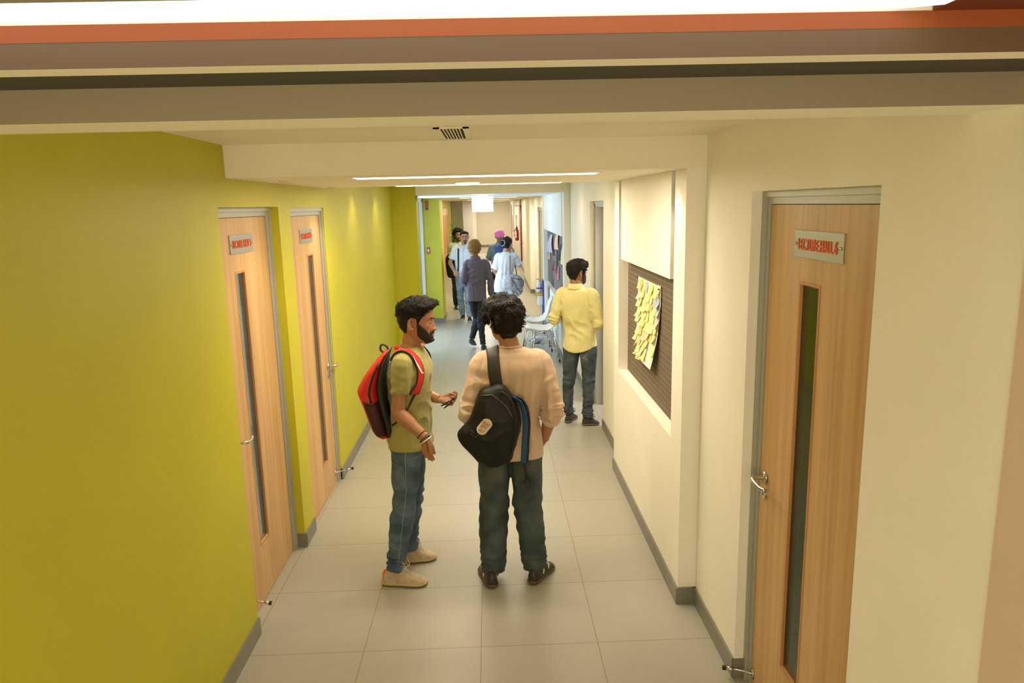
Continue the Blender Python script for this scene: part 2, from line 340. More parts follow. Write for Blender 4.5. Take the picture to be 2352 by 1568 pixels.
# room behind the left doors
m = MB(); m.box(-3.2, -3.1, -1, 4, 0, 2.6).box(-3.1, -1.33, -1.1, -1, 0, 2.6).box(-3.1, -1.33, 4, 4.1, 0, 2.6).box(-3.2, -1.33, -1, 4, 2.6, 2.7)
struct('wall_far_left_room', m, M['white'])
area('left_room_assumed_lamp', (-2.3, 1.2, 2.55), 1.0, 3.0, 90, COOL)  # unseen lamp, assumed from the pale light in the door glass
# --- right wall
m = MB()
for y0, y1, z0 in ((-1.89, -1.316, 0), (-1.316, -.315, 2.256), (-.315, .335, 0)): m.box(1.20, 1.36, y0, y1, z0, 2.9)
m.box(1.185, 1.6, 2.44, 3.57, 0, 2.9).box(1.185, 1.6, 3.57, 4.50, 2.24, 2.9).box(1.185, 1.6, 4.50, 6.4, 0, 2.9)
struct('wall_right', m, M['cream'])
struct('wall_near_right', MB().box(1.196, 1.36, -4.2, -1.89, 0, 2.9), M['pinkwall'])
# pilaster of the first portal, with the display niche cut in it
def portal_right(name, y0, y1, xf, n0, n1, zs, top, back=1.185, mt='cream'):
    m = MB(); m.box(xf, 1.6, y0, n0, 0, top).box(xf, 1.6, n1, y1, 0, top).box(xf, 1.6, n0, n1, 0, zs).box(back, 1.6, n0, n1, zs, top)
    return struct(name, m, M[mt])
portal_right('wall_right_pilaster', .335, 2.44, 1.10, .556, 2.25, .905, 2.385)
struct('trim_1', MB().box(1.10, 1.174, .638, 2.155, 1.797, 2.385), M['cream'])
# dropped ceiling 1: soffit and the high ceiling round it
struct('ceiling', MB().box(-1.19, 1.20, -1.67, .336, 2.543, 2.9).box(-1.19, 1.20, .335, 2.413, 2.385, 2.9).box(-1.19, 1.6, 2.413, 6.4, 2.55, 2.9), M['ceil'])
# stair-side beams overhead
m = MB()
m.box(-1.19, 1.30, -1.84, -1.67, 2.402, 2.9, 0)
m.add([(-1.19, -1.841, 2.402), (1.3, -1.841, 2.402), (1.3, -1.841, 2.466), (-1.19, -1.841, 2.466)], [(0, 1, 2, 3)], 1)
m.box(-1.19, 1.30, -2.0, -1.841, 2.466, 2.9, 2)  # recess underside, its shade painted in as a dark colour
m.box(-1.19, 1.30, -2.06, -2.0, 2.462, 2.9, 0)
m.add([(-1.19, -2.061, 2.462), (1.3, -2.061, 2.462), (1.3, -2.061, 2.503), (-1.19, -2.061, 2.503)], [(0, 1, 2, 3)], 3)
m.add([(-1.19, -2.062, 2.503), (1.3, -2.062, 2.503), (1.3, -2.062, 2.53), (-1.19, -2.062, 2.53)], [(0, 1, 2, 3)], 4)
m.box(.86, 1.3, -2.5, -2.062, 2.53, 2.6, 5).box(-1.19, .86, -2.5, -2.19, 2.53, 2.6, 6).box(-1.19, 1.3, -2.5, -2.06, 2.6, 2.9, 6)
struct('ceiling_stair_beams', m, [M['ceil'], M['fascia'], M['dark'], mat('brown_fascia', (.125, .078, .042), .6), M['orange'], mat('rust_soffit', (.16, .03, .008), .6), mat('grey_soffit', (.30, .29, .24), .7)])
# --- second portal: green piers left, niche right, soffit, white side with assumed window
Y2, Y3 = 6.4, 10.43
struct('ceiling_portal', MB().box(-1.5, 1.6, Y2, Y3, 2.372, 2.9), [mat('portal_soffit_paint', (.86, .90, .92), .6)])
struct('trim_2', MB().box(-.868, 1.185, 6.392, 6.41, 2.374, 2.56).box(-1.5, -.868, 6.405, 6.5, 2.3, 2.7, 1), [M['ceil'], M['green']])
struct('wall_left_pier', MB().box(-1.5, -.868, 6.394, 6.72, 0, 2.56), M['green'])
struct('wall_left_second_pier', MB().box(-1.7, -.84, 10.43, 11.3, 0, 2.9), M['green'])
portal_right('wall_right_portal', 6.4, 10.43, 1.10, 6.66, 10.2, .80, 2.372, mt='white')
struct('trim_3', MB().box(1.10, 1.174, 6.75, 10.09, 1.77, 2.372), M['white'])
# assumed tall window on the left of the portal, mostly hidden by the pier
wn = thing('window_assumed', (-1.2, 8.55, 0), None, None, kind='structure')
m = MB(); m.box(-1.24, -1.155, 6.72, 6.80, 0, 2.38).box(-1.24, -1.155, 10.30, 10.43, 0, 2.38).box(-1.24, -1.155, 6.72, 10.43, 0, .12).box(-1.24, -1.155, 6.72, 10.43, 2.3, 2.38).box(-1.23, -1.165, 8.5, 8.58, 0, 2.38)
m.build('assumed_window_frame', M['white'], wn)
MB().box(-1.215, -1.205, 6.8, 10.3, .12, 2.3).build('pane', M['assumed_pane'], wn)
# --- beyond the portal
m = MB(); m.box(-1.7, -1.4, 11.3, 24.9, 0, 2.9)
struct('wall_left_far', m, M['green'])
struct('wall_grey_far', MB().box(-3.2, -.93, 24.9, 25.1, 0, 2.9), M['grey_wall'])
m = MB().box(-1.05, -.62, 26.2, 26.6, 0, 2.9).box(-1.05, -.62, 35.5, 36, 0, 2.9).box(-1.7, -1.05, 26.4, 36, 0, 2.9)
struct('wall_far_pilaster', m, M['cream'])
struct('wall_back', MB().box(-3, 3, 36, 36.3, 0, 2.9), mat('far_wall_paint', (.78, .75, .66), .6))
m = MB()
for y0, y1, z0, x in ((10.43, 11.5, 0, 1.2), (11.5, 13.3, 2.15, 1.2), (13.3, 14.8, 0, 1.2), (14.8, 18.3, 0, 1.10), (18.3, 22.3, 0, 1.2), (22.3, 23.2, 2.2, 1.2), (23.2, 36, 0, 1.2)): m.box(x, 1.6, y0, y1, z0, 2.9)
m.box(1.10, 1.6, 25.6, 29.0, 0, 1.0).box(1.10, 1.6, 25.6, 29.0, 1.8, 2.9)
struct('wall_right_far', m, M['cream'])
struct('ceiling_far', MB().box(-3.2, 1.7, 10.43, 36.3, 2.40, 2.9), M['ceil'])
# closing walls so no daylight leaks in
struct('wall_outer_shell', MB().box(3.1, 3.2, -1, 36, 0, 2.9).box(-3.2, -3.1, 10.5, 36, 0, 2.9), M['ceil'])
# --- skirtings
def skirt(name, segs):
    m = MB()
    for s in segs: m.box(*s, 0, .098)
    return struct(name, m, M['base'])
skirt('baseboard_left', [(XL-.01, XL+.012, -4.2, .193), (XL-.01, XL+.012, 1.187, 1.443), (XL-.09, XL+.012, 1.180, 1.193), (XL-.05, XL+.012, 1.187, 1.19), (XL-.01, XL+.012, 2.392, 6.4), (XL, -.858, 6.382, 6.396), (-.87, -.857, 6.388, 6.72)])
skirt('baseboard_left_far', [(-1.15, -.828, 10.418, 10.43), (-.84, -.828, 10.42, 11.3), (-1.4, -1.388, 11.3, 24.9)])
skirt('baseboard_right', [(1.188, 1.21, -4.2, -1.316), (1.188, 1.21, -.315, .335), (1.195, 1.265, -.32, -.31), (1.088, 1.20, .323, .336), (1.088, 1.11, .335, 2.44), (1.173, 1.19, 2.44, 3.57), (1.173, 1.19, 4.5, 6.4), (1.185, 1.24, 4.49, 4.502), (1.088, 1.19, 6.388, 6.4), (1.088, 1.11, 6.4, 10.43)])
skirt('baseboard_right_far', [(1.188, 1.21, 10.43, 11.5), (1.188, 1.21, 13.3, 14.8), (1.088, 1.2, 14.788, 14.8), (1.088, 1.11, 14.8, 18.3), (1.188, 1.21, 18.3, 22.3), (1.188, 1.21, 23.2, 36)])
skirt('baseboard_back', [(-3, 1.2, 35.985, 36)])

# ---------------------------------------------------------------- doors
def lever(parent, x, y, z, sx, dy, out=.062):
    """lever handle on a door face at x, sx = direction out of the door, dy = +1/-1 lever direction"""
    h = MB(); h.cyl((x, y, z), (x+sx*.010, y, z), .026, 24); r = .0095
    h.tube([(x+sx*.008, y, z), (x+sx*(out-.018), y, z), (x+sx*(out-.004), y+dy*.006, z-.002), (x+sx*out, y+dy*.03, z-.006), (x+sx*(out-.004), y+dy*.085, z-.012), (x+sx*(out-.012), y+dy*.125, z-.008)], r, 14, sub=4)
    hd = h.build('handle', M['chrome'], parent, smooth=True)
    k = MB(); k.cyl((x, y, z-.072), (x+sx*.009, y, z-.072), .025, 24); k.box(x+sx*.009, x+sx*.0098, y-.003, y+.003, z-.082, z-.064, 1)
    k.build('keyhole_plate', [M['chrome'], M['black']], parent)
def stopper(parent, x, y, z, sx, dy):
    s = MB(); s.box(x, x+sx*.006, y-.014, y+.014, z-.02, z+.02); s.tube([(x, y, z), (x+sx*.03, y+dy*.03, z), (x+sx*.075, y+dy*.10, z-.012)], .004, 10, sub=3)
    s.tube([(x+sx*.075, y+dy*.10, z-.012), (x+sx*.10, y+dy*.135, z-.018)], [.008, .011], 14, sub=1)
    d = s.build('door_stop', M['chrome'], parent, smooth=True)
    r = MB().tube([(x+sx*.10, y+dy*.135, z-.018), (x+sx*.112, y+dy*.152, z-.021)], [.0115, .0115], 14, sub=1); r.build('rubber_tip', M['rubber'], d)
def door(n, x, y0, y1, ztop, sx, wy0, wy1, wz0, wz1, hy, hdy, hz, text, sy0, sy1, sz0, sz1, wallx, near_frame=True, open_=False):
    """x: face plane of the leaf, y0..y1 clear opening in the wall, sx: side the corridor is on"""
    d = thing(f'door_{n}', (x, (y0+y1)/2, 0), None, None, kind='structure')
    fw = .052; z1 = ztop-.052
    f = MB(); s = sx
    f.box(x-s*.12, x+s*.022, y0, y0+.022, 0, ztop).box(x-s*.12, x+s*.022, y1-.022, y1, 0, ztop).box(x-s*.12, x+s*.022, y0+.022, y1-.022, ztop-.024, ztop)
    f.box(x-s*.12, x+s*.008, y0+.022, y0+fw, 0, ztop-.024).box(x-s*.12, x+s*.008, y1-fw, y1-.022, 0, ztop-.024).box(x-s*.12, x+s*.008, y0+fw, y1-fw, z1, ztop-.024); f.box(x-s*.12, x-s*.036, y0+fw, y0+fw+.015, 0, z1).box(x-s*.12, x-s*.036, y1-fw-.015, y1-fw, 0, z1).box(x-s*.12, x-s*.036, y0+fw+.015, y1-fw-.015, z1-.015, z1)
    f.build('door_frame', M['steel'], d)
    L = MB(); a0, a1 = y0+fw+.003, y1-fw-.003; zt = z1-.003; xb = x-s*.034
    L.box(x, xb, a0, wy0, .006, zt).box(x, xb, wy1, a1, .006, zt).box(x, xb, wy0, wy1, .006, wz0).box(x, xb, wy0, wy1, wz1, zt)
    leaf = L.build('door_leaf', M['oak'], d)
    # lining of the slot, glass
    q = MB(); t = .012
    q.box(x+s*.002, xb, wy0, wy0+t, wz0, wz1).box(x+s*.002, xb, wy1-t, wy1, wz0, wz1).box(x+s*.002, xb, wy0+t, wy1-t, wz0, wz0+t).box(x+s*.002, xb, wy0+t, wy1-t, wz1-t, wz1)
    q.build('window_lining', M['oak_edge'], leaf)
    MB().box(x-s*.010, x-s*.014, wy0+t, wy1-t, wz0+t, wz1-t).build('glass', M['glass'], leaf)
    if text:
        p = MB(); p.box(x, x+s*.006, sy0, sy1, sz0, sz1); pl = p.build('sign_plate', M['plate'], d, bevel=.001)
        xd = (0, 1, 0) if s > 0 else (0, -1, 0)
        cy, cz = (sy0+sy1)/2, (sz0+sz1)/2
        text_mesh(text, (sy1-sy0)*.80, (sz1-sz0)*.42, (x+s*.008, cy, cz), xd, (0, 0, 1), .003).build('lettering', M['sign_red'], pl)
        b = MB()
        for yy in (sy0+.014, sy1-.014): b.ball((x+s*.008, yy, cz), (.005, .006, .006), 6)
        b.build('screws', M['chrome'], pl, smooth=True)
    if hy is not None: lever(leaf, x, hy, hz, s, hdy)
    return d, leaf
# s=+1: corridor on +x side
d1, l1 = door(1, -1.262, .193, 1.187, 2.245, 1, .545, .700, .330, 1.905, .30, 1, 1.035, 'LECTURE HALL 5', .497, .864, 2.0, 2.10, XL)
stopper(d1, -1.262, .30, .13, 1, .05)
d2, l2 = door(2, -1.22, 1.443, 2.392, 2.235, 1, 1.92, 2.09, .275, 1.905, 2.30, 1, .995, 'LECTURE HALL', 1.741, 2.096, 1.99, 2.088, XL)
stopper(d2, -1.22, 2.30, .095, 1, 1)
d3, l3 = door(3, 1.265, -1.316, -.315, 2.256, -1, -.845, -.668, .305, 1.92, -.43, -1, 1.045, 'LECTURE HALL 6', -1.0, -.62, 2.008, 2.108, 1.2)
stopper(d3, 1.265, -.385, .065, -1, .55)
# dark lecture room behind door 3: green wall and floor show through the glass
struct('wall_right_room', MB().box(3.0, 3.1, -4, 2.3, 0, 2.6, 0).box(1.6, 3.1, 1.9, 2.0, 0, 2.6, 0).box(1.36, 3.1, -4, 2.3, 2.6, 2.7, 0).box(1.36, 3.1, -4.1, -4, 0, 2.6, 0), M['green'])
area('right_room_assumed_lamp', (2.4, -.8, 2.55), .6, .6, 22, WARM)  # unseen lamp added so the room shows through the glass
# door 4: standing open behind the man in yellow
d4 = thing('door_4', (1.3, 4.03, 0), None, None, kind='structure')
f = MB(); f.box(1.235, 1.33, 4.44, 4.50, 0, 2.24).box(1.235, 1.33, 3.57, 3.63, 0, 2.24).box(1.235, 1.33, 3.57, 4.5, 2.18, 2.24); f.box(1.225, 1.24, 4.47, 4.50, 0, 2.24).box(1.225, 1.24, 3.57, 4.5, 2.21, 2.24)
f.build('door_frame', M['steel'], d4, bevel=.003)
lf = MB().box(1.33, 1.44, 4.385, 4.43, .01, 2.18); lf.box(1.44, 2.2, 4.385, 4.43, .01, 2.18); lf4 = lf.build('door_leaf', mat('brown_door_laminate', (.36, .26, .19), .5), d4)
s = MB()
for z in (.3, 1.25, 1.65, 2.0): s.ball((1.40, 4.382, z), .008, 6)
s.build('screws', M['black'], lf4); MB().box(1.385, 1.41, 4.375, 4.386, 1.0, 1.16).build('lock', M['chrome'], lf4)
struct('wall_lit_room', MB().box(1.6, 3.1, 4.9, 5.0, 0, 2.7).box(3.0, 3.1, 2.4, 5, 0, 2.7).box(1.6, 3.1, 2.3, 2.4, 0, 2.7).box(1.6, 3.1, 2.4, 5, 2.6, 2.7), M['cream'])
area('lit_room_assumed_lamp', (2.3, 3.7, 2.55), .9, .9, 60, (1, .93, .85))  # unseen lamp, assumed for the bright room past the open door
# door 5 and 6: grey doors down the corridor on the right, door 7 wooden on the left
d5 = thing('door_5', (1.25, 12.4, 0), None, None, kind='structure')
MB().box(1.22, 1.34, 11.5, 11.58, 0, 2.15).box(1.22, 1.34, 13.22, 13.3, 0, 2.15).box(1.22, 1.34, 11.5, 13.3, 2.08, 2.15).build('door_frame', M['steel'], d5)
lf5 = MB().box(1.25, 1.3, 11.58, 13.22, 0, 2.08).build('door_leaf', mat('grey_green_door', (.52, .50, .42), .5), d5)
MB().box(1.235, 1.25, 12.2, 12.36, 1.03, 1.05).build('handle', M['chrome'], lf5)
d6 = thing('door_6', (1.25, 22.75, 0), None, None, kind='structure')
MB().box(1.22, 1.34, 22.3, 22.38, 0, 2.2).box(1.22, 1.34, 23.12, 23.2, 0, 2.2).box(1.22, 1.34, 22.3, 23.2, 2.12, 2.2).build('door_frame', M['steel'], d6)
MB().box(1.28, 1.32, 22.38, 23.12, 0, 2.12).build('door_leaf', M['oak'], d6)
d7 = thing('door_7', (-1.38, 20.4, 0), None, None, kind='structure')
MB().box(-1.4, -1.37, 18.6, 22.2, 0, 1.93).build('door_leaf', M['redwood'], d7)
MB().box(-1.4, -1.365, 18.5, 22.3, 1.93, 2.14).build('door_header', mat('salmon_door_head', (.75, .50, .36), .5), d7)
d8 = thing('door_8', (1.18, 32.0, 0), None, None, kind='structure')
MB().box(1.15, 1.2, 30.3, 32.8, 0, 2.25).build('door_leaf', M['redwood'], d8); MB().box(1.14, 1.2, 29.4, 30.3, 0, 2.3).build('door_frame', M['steel'], d8)

# ---------------------------------------------------------------- ceiling things
def strip(y, x0, x1, z, wd, label, group):
    t = thing('strip_light', ((x0+x1)/2, y, z), label, 'ceiling light', group)
    MB().box(x0, x1, y-wd/2, y+wd/2, z-.001, z+.01).build('diffuser', M['strip'], t)
    MB().box(x0-.01, x1+.01, y-wd/2-.006, y-wd/2, z-.003, z+.01).box(x0-.01, x1+.01, y+wd/2, y+wd/2+.006, z-.003, z+.01).build('trim', M['ceil'], t)
strip(.67, -.62, .70, 2.384, .21, 'long lit ceiling strip just behind the front edge of the nearest dropped ceiling', None)
strip(2.26, -.60, .66, 2.384, .24, 'long lit ceiling strip behind the round downlight at the far edge of the dropped ceiling', None)
for i, y in enumerate((14.0, 20.6, 29.5)):
    strip(y, -.60, .75, 2.399, .34, 'short-looking lit strip across the far corridor ceiling behind the glowing exit sign', 'ceiling strips in the far corridor')
t = thing('round_downlight', (-.04, 1.70, 2.374), 'round white downlight glowing between the two ceiling strips', 'ceiling light')
MB().cyl((-.04, 1.70, 2.386), (-.04, 1.70, 2.374), .082, 40).build('diffuser', M['strip'], t, smooth=False)
MB().tube([(-.04+.085*math.cos(q*PI/16), 1.70+.09*math.sin(q*PI/16), 2.383) for q in range(32)], .006, 8, sub=1, closed=True).build('trim_ring', M['white'], t, smooth=True)
for x, y, lb in ((-1.02, .79, 'small recessed spotlight in the dropped ceiling above the nearest left door'), (-1.06, 2.2, 'small recessed spotlight in the dropped ceiling above the second left door')):
    t = thing('recessed_spotlight', (x, y, 2.38), lb, 'spotlight')
    MB().tube([(x+.035*math.cos(q*PI/12), y+.035*math.sin(q*PI/12), 2.382) for q in range(24)], .006, 8, sub=1, closed=True).build('rim', mat('cream_metal', (.7, .62, .5), .4), t, smooth=True)
    MB().ball((x, y, 2.386), (.026, .026, .012), 8).build('lamp_lens', M['chrome'], t, smooth=True)
t = thing('cove_light', (-.4, -2.12, 2.53), 'very long bright tube light glowing along the top edge of the view', 'ceiling light')
m = MB(); m.add([(-1.19, -2.075, 2.531), (.80, -2.075, 2.531), (.86, -2.095, 2.531), (.99, -2.185, 2.531), (-1.19, -2.185, 2.531)], [(0, 4, 3, 2, 1)]); m.box(-1.19, .8, -2.18, -2.08, 2.534, 2.55)
m.build('diffuser', M['cove'], t)
t = thing('ceiling_vent', (-.04, -.01, 2.543), 'small slatted air vent in the cream ceiling above the corridor', 'air vent')
m = MB(); x0, x1, y0, y1 = -.117, .030, -.27, .26
m.box(x0, x0+.026, y0, y1, 2.538, 2.545).box(x1-.026, x1, y0, y1, 2.538, 2.545).box(x0, x1, y0, y0+.02, 2.538, 2.545).box(x0, x1, y1-.02, y1, 2.538, 2.545)
m.build('frame', M['ceil'], t)
MB().box(x0+.02, x1-.02, y0+.02, y1-.02, 2.5425, 2.5445).build('backing', mat('black_duct', (.01, .01, .01), .9), t)
for i in range(1, 7):
    xx = x0+.026+i*(x1-x0-.052)/7; MB().box(xx-.0022, xx+.0022, y0+.02, y1-.02, 2.536, 2.543).build('slat', M['ceil'], t)
# exit sign
t = thing('exit_sign', (.01, 6.9, 2.13), 'white glowing exit sign hanging from the portal ceiling', 'exit sign')
MB().box(-.138, .157, 6.89, 6.91, 2.135, 2.345).build('panel', M['exitw'], t, bevel=.003)
m = MB().tube([(-.03, 6.9, 2.345), (-.05, 6.9, 2.36), (-.08, 6.9, 2.37)], .003, 6).tube([(.05, 6.9, 2.345), (.07, 6.9, 2.36), (.10, 6.9, 2.37)], .003, 6).box(-.06, .08, 6.885, 6.915, 2.358, 2.371)
m.build('hanger', M['chrome'], t)
text_mesh('FIRE EXIT', .25, .05, (.01, 6.887, 2.185), (1, 0, 0), (0, 0, 1), .002, mirror=True).build('lettering', M['exitt'], t)
# alarm things on the green wall
t = thing('alarm_sounder', (-1.04, 10.40, 2.15), 'red fire alarm sounder high on the green pier under the portal', 'fire alarm')
MB().tube([(-1.075, 10.43, 2.30), (-1.075, 10.37, 2.30)], [.03, .03], 16, sub=1).box(-1.10, -1.05, 10.38, 10.43, 2.16, 2.32).build('horn', M['red'], t, bevel=.004)
MB().box(-1.095, -1.055, 10.365, 10.38, 2.16, 2.2).build('grille', M['darkred'], t)
t = thing('alarm_call_point', (-1.04, 10.40, 1.2), 'small red break-glass call point on the green pier below the alarm sounder', 'fire alarm')
MB().box(-1.10, -1.05, 10.39, 10.43, 1.35, 1.46).build('housing', M['red'], t, bevel=.004)
MB().box(-1.09, -1.06, 10.385, 10.39, 1.38, 1.43).build('glass', M['paper'], t)
# fire hose riser and extinguisher
t = thing('fire_riser_pipe', (1.15, 20.5, 0), 'tall dark red fire riser pipe in the recess beyond the pilaster', 'pipe')
MB().tube([(1.13, 20.6, .35), (1.13, 20.6, 2.2)], .022, 12, sub=1).tube([(1.13, 20.6, 2.2), (1.13, 20.6, 2.4)], .012, 8, sub=1).build('pipe', M['darkred'], t, smooth=True)
m = MB()
for z in (.45, .95): MB().tube([(1.13, 20.6, z), (1.13, 20.6, z+.06)], .034, 12, sub=1).build('coupling', M['red'], t, smooth=True)
MB().box(.92, 1.17, 20.58, 20.62, 2.17, 2.185).build('valve_bar', M['dark'], t)
t = thing('fire_extinguisher', (1.06, 22.6, .95), 'red fire extinguisher hanging on the right wall far down the corridor', 'fire extinguisher')
MB().loft([((1.06, 22.6, .95), (.063, 0, 0), (0, .063, 0), 1, 2), ((1.06, 22.6, 1.27), (.063, 0, 0), (0, .063, 0), 1, 2), ((1.06, 22.6, 1.34), (.045, 0, 0), (0, .045, 0), 1, 2), ((1.06, 22.6, 1.37), (.02, 0, 0), (0, .02, 0), 1, 2)]).build('cylinder', M['red'], t, smooth=True)
MB().box(1.03, 1.09, 22.57, 22.63, 1.37, 1.42).tube([(1.05, 22.6, 1.42), (1.06, 22.6, 1.47)], .012, 8, sub=1).tube([(1.03, 22.6, 1.40), (.97, 22.58, 1.3), (.96, 22.58, 1.1)], .011, 8).build('valve', M['black'], t)
MB().box(1.0, 1.045, 22.52, 22.54, 1.05, 1.28).build('label_panel', M['paper'], t)
# potted plant behind the dark-haired man
t = thing('potted_palm', (-1.10, 21.2, 0), 'spiky green potted palm by the grey wall, behind the dark haired man', 'plant')
MB().loft([((-1.10, 21.2, 0), (.13, 0, 0), (0, .13, 0), 1, 2), ((-1.10, 21.2, .35), (.18, 0, 0), (0, .18, 0), 1, 2)]).build('pot', M['white'], t, smooth=True)
MB().tube([(-1.10, 21.2, .3), (-1.10, 21.2, 1.25)], .03, 8, sub=1).build('stem', mat('palm_stem', (.12, .08, .04), .8), t)
m = MB()
for i in range(34):
    an = random.uniform(0, 2*PI); r = random.uniform(.15, .27); zz = random.uniform(.8, 1.25); top = zz+random.uniform(.15, .5)
    c, s_ = math.cos(an), math.sin(an); px = -s_*.018; py = c*.018
    pts = [(-1.10+c*r*k, 21.2+s_*r*k, zz+(top-zz)*math.sin(k*2.3)) for k in (.1, .4, .7, 1)]
    vs = []
    for k, (x, y, z) in enumerate(pts): q = (1, .9, .6, .1)[k]; vs += [(x-px*q, y-py*q, z), (x+px*q, y+py*q, z)]
    m.add(vs, [(0, 1, 3, 2), (2, 3, 5, 4), (4, 5, 7, 6)])
m.build('leaves', M['leaf'], t)

# ---------------------------------------------------------------- pinboards, poster, notes
t = tag(MB().box(1.176, 1.186, .556, 2.25, .907, 2.37).build('pinboard', M['board']), 'brown patterned fabric pinboard with the big poster, in the near wall niche', 'pinboard')
t = tag(MB().box(1.176, 1.186, 6.66, 10.2, .802, 2.3).build('pinboard', mat('grey_pinboard_fabric', (.17, .155, .145), .9, var=.25, vscale=14, stretch=(1, .3, 3))), 'grey pinboard with loose papers, in the far niche behind the white chairs', 'pinboard')
def psurf(u, v):      # poster sheet, u from its far to its near edge, v downwards
    curl = .055*max(0, v-.15)**2*u+.012*math.sin(u*3)*v+.004
    return Vector((1.175-curl-.002, 1.83-.70*u+.055*v*(1-u)+.10*v*v*u, 1.695-.575*v+.02*v*u))
m = MB(); R = 24
for s_, off in ((1, 0), (-1, .0012)):
    vs = [psurf(i/R, j/R)+Vector((off, 0, 0)) for j in range(R+1) for i in range(R+1)]
    fs = [(j*(R+1)+i, j*(R+1)+i+1, (j+1)*(R+1)+i+1, (j+1)*(R+1)+i) for j in range(R) for i in range(R)]
    m.add(vs, [f[::s_] for f in fs])
tag(m.build('poster_sheet', M['paper'], smooth=True), 'large white poster sheet covered in sticky notes, its lower corner curling off the near pinboard', 'poster')
NOTE = dict(yellow=(.93, .84, .34), green=(.46, .64, .14), orange=(.90, .48, .16), pink=(.90, .52, .48), blue=(.42, .50, .62))
NM = {k: mat(k+'_note_paper', v, .85) for k, v in NOTE.items()}
INK = mat('note_ink', (.06, .07, .2), .8); REDINK = mat('red_marker', (.6, .05, .06), .8)
notes = []
random.seed(11)
for j in range(9):
    for i in range(8):
        if j == 8 and i > 3 or j == 7 and i > 5 or (j == 6 and i == 6): continue
        notes.append(((i-.1+random.uniform(0, .5))/8.2, (j-.1+random.uniform(0, .5))/9.0))
cols = ['yellow']*17+['green']*2+['orange']*2+['pink']*2+['blue']
for k, (u, v) in enumerate(notes):
    col = random.choice(cols); s_ = .078; lift = random.uniform(.008, .034); sk = random.uniform(-.012, .012)
    P0 = psurf(u, v); mb = MB(); n = 5; vs = []
    for j in range(n):
        for i in range(n):
            a_, b_ = i/(n-1), j/(n-1); q = psurf(min(1, u+a_*s_/.70), min(1, v+b_*s_/.575)); over = max(0, u+a_*s_/.70-1)*.7
            vs.append((q.x-.0015-k*.00006-lift*b_*b_*(.4+.6*a_ if k % 2 else 1-.6*a_), q.y-over+sk*b_, q.z+(.006*b_*b_)))
    fs = [(j*n+i, j*n+i+1, (j+1)*n+i+1, (j+1)*n+i) for j in range(n-1) for i in range(n-1)]
    mb.add(vs, fs); mb.add([(x+.0006, y, z) for x, y, z in vs], [f[::-1] for f in fs])
    tag(mb.build('sticky_note', NM[col], smooth=True), f'{col} sticky note lifting off the crowded poster on the near pinboard', 'sticky note', f'{col} sticky notes on the poster')
for lb, u, v, mt in (('blue push pin at the top far corner of the poster', .01, .01, 'blue'), ('black push pin at the top near corner of the poster', .97, .03, 'black'), ('red push pin at the bottom far corner of the poster', .03, .97, 'red')):
    p = psurf(u, v); tag(MB().tube([p+Vector((.004, 0, 0)), p-Vector((.006, 0, 0))], .0022, 8, sub=1).tube([p-Vector((.006, 0, 0)), p-Vector((.016, 0, 0))], [.006, .004], 10, sub=1).build('push_pin', M[mt], smooth=True), lb, 'push pin')
# scribbles on the poster's bare lower part
m = MB()
for k in range(26):
    u, v = random.uniform(.45, .95), random.uniform(.60, .95); p = psurf(u, v); q = psurf(u+random.uniform(.01, .05), v+random.uniform(-.01, .01)); m.tube([p-Vector((.0015, 0, 0)), q-Vector((.0015, 0, 0))], .0007, 4, sub=1)
tag(m.build('marker_scribbles', REDINK), 'small red marker scribbles on the bare lower part of the poster', 'writing', kind='stuff')
# papers on the far pinboard
def paper(y, z, wy, hz, c, lift, label, tilt=0, slim=.0):
    wy *= .62; hz *= .72; lift *= .5
    vs = []; n = 5
    for j in range(n):
        for i in range(n):
            a_, b_ = i/(n-1)-.5, j/(n-1); yy = y+a_*wy*(1-slim*b_)+tilt*b_; vs.append((1.174-.01-lift*b_*(.5+a_ if lift > 0 else .5-a_)-abs(lift)*.3*math.sin(b_*3), yy, z-b_*hz))
    fs = [(j*n+i, j*n+i+1, (j+1)*n+i+1, (j+1)*n+i) for j in range(n-1) for i in range(n-1)]
    mb = MB().add(vs, fs).add([(x+.002, yy, zz) for x, yy, zz in vs], [f[::-1] for f in fs])
    tag(mb.build('pinned_paper', mat('paper_'+str(len(bpy.data.materials)), c, .8), smooth=True), label, 'paper')
paper(9.15, 1.70, .55, .42, (.45, .46, .56), .16, 'grey-blue folded paper at the upper far side of the grey pinboard')
paper(8.0, 1.80, .42, .40, (.80, .52, .38), .09, 'large peach paper at the top of the grey pinboard', .05)
paper(6.95, 1.72, .40, .50, (.86, .72, .46), .10, 'yellowish paper at the near top corner of the grey pinboard')
paper(8.15, 1.55, .16, .62, (.01, .01, .012), .03, 'long thin black paper hanging in the middle of the grey pinboard')
paper(8.6, 1.62, .07, .34, (.02, .02, .03), .05, 'narrow black slip behind the grey-blue folded paper')
paper(7.55, 1.62, .14, .34, (.03, .03, .04), .06, 'short black slip hanging under the peach paper')
paper(9.6, 1.42, .10, .24, (.85, .60, .38), .05, 'small peach slip at the far edge of the grey pinboard')
paper(8.75, 1.28, .12, .24, (.22, .015, .03), .06, 'dark red paper leaf low on the grey pinboard', slim=.8)
paper(7.95, 1.26, .16, .30, (.85, .16, .26), .05, 'bright pink paper strip low on the grey pinboard')
paper(7.15, 1.15, .14, .28, (.25, .05, .02), .07, 'brown paper leaf at the low near corner of the grey pinboard', slim=.8)

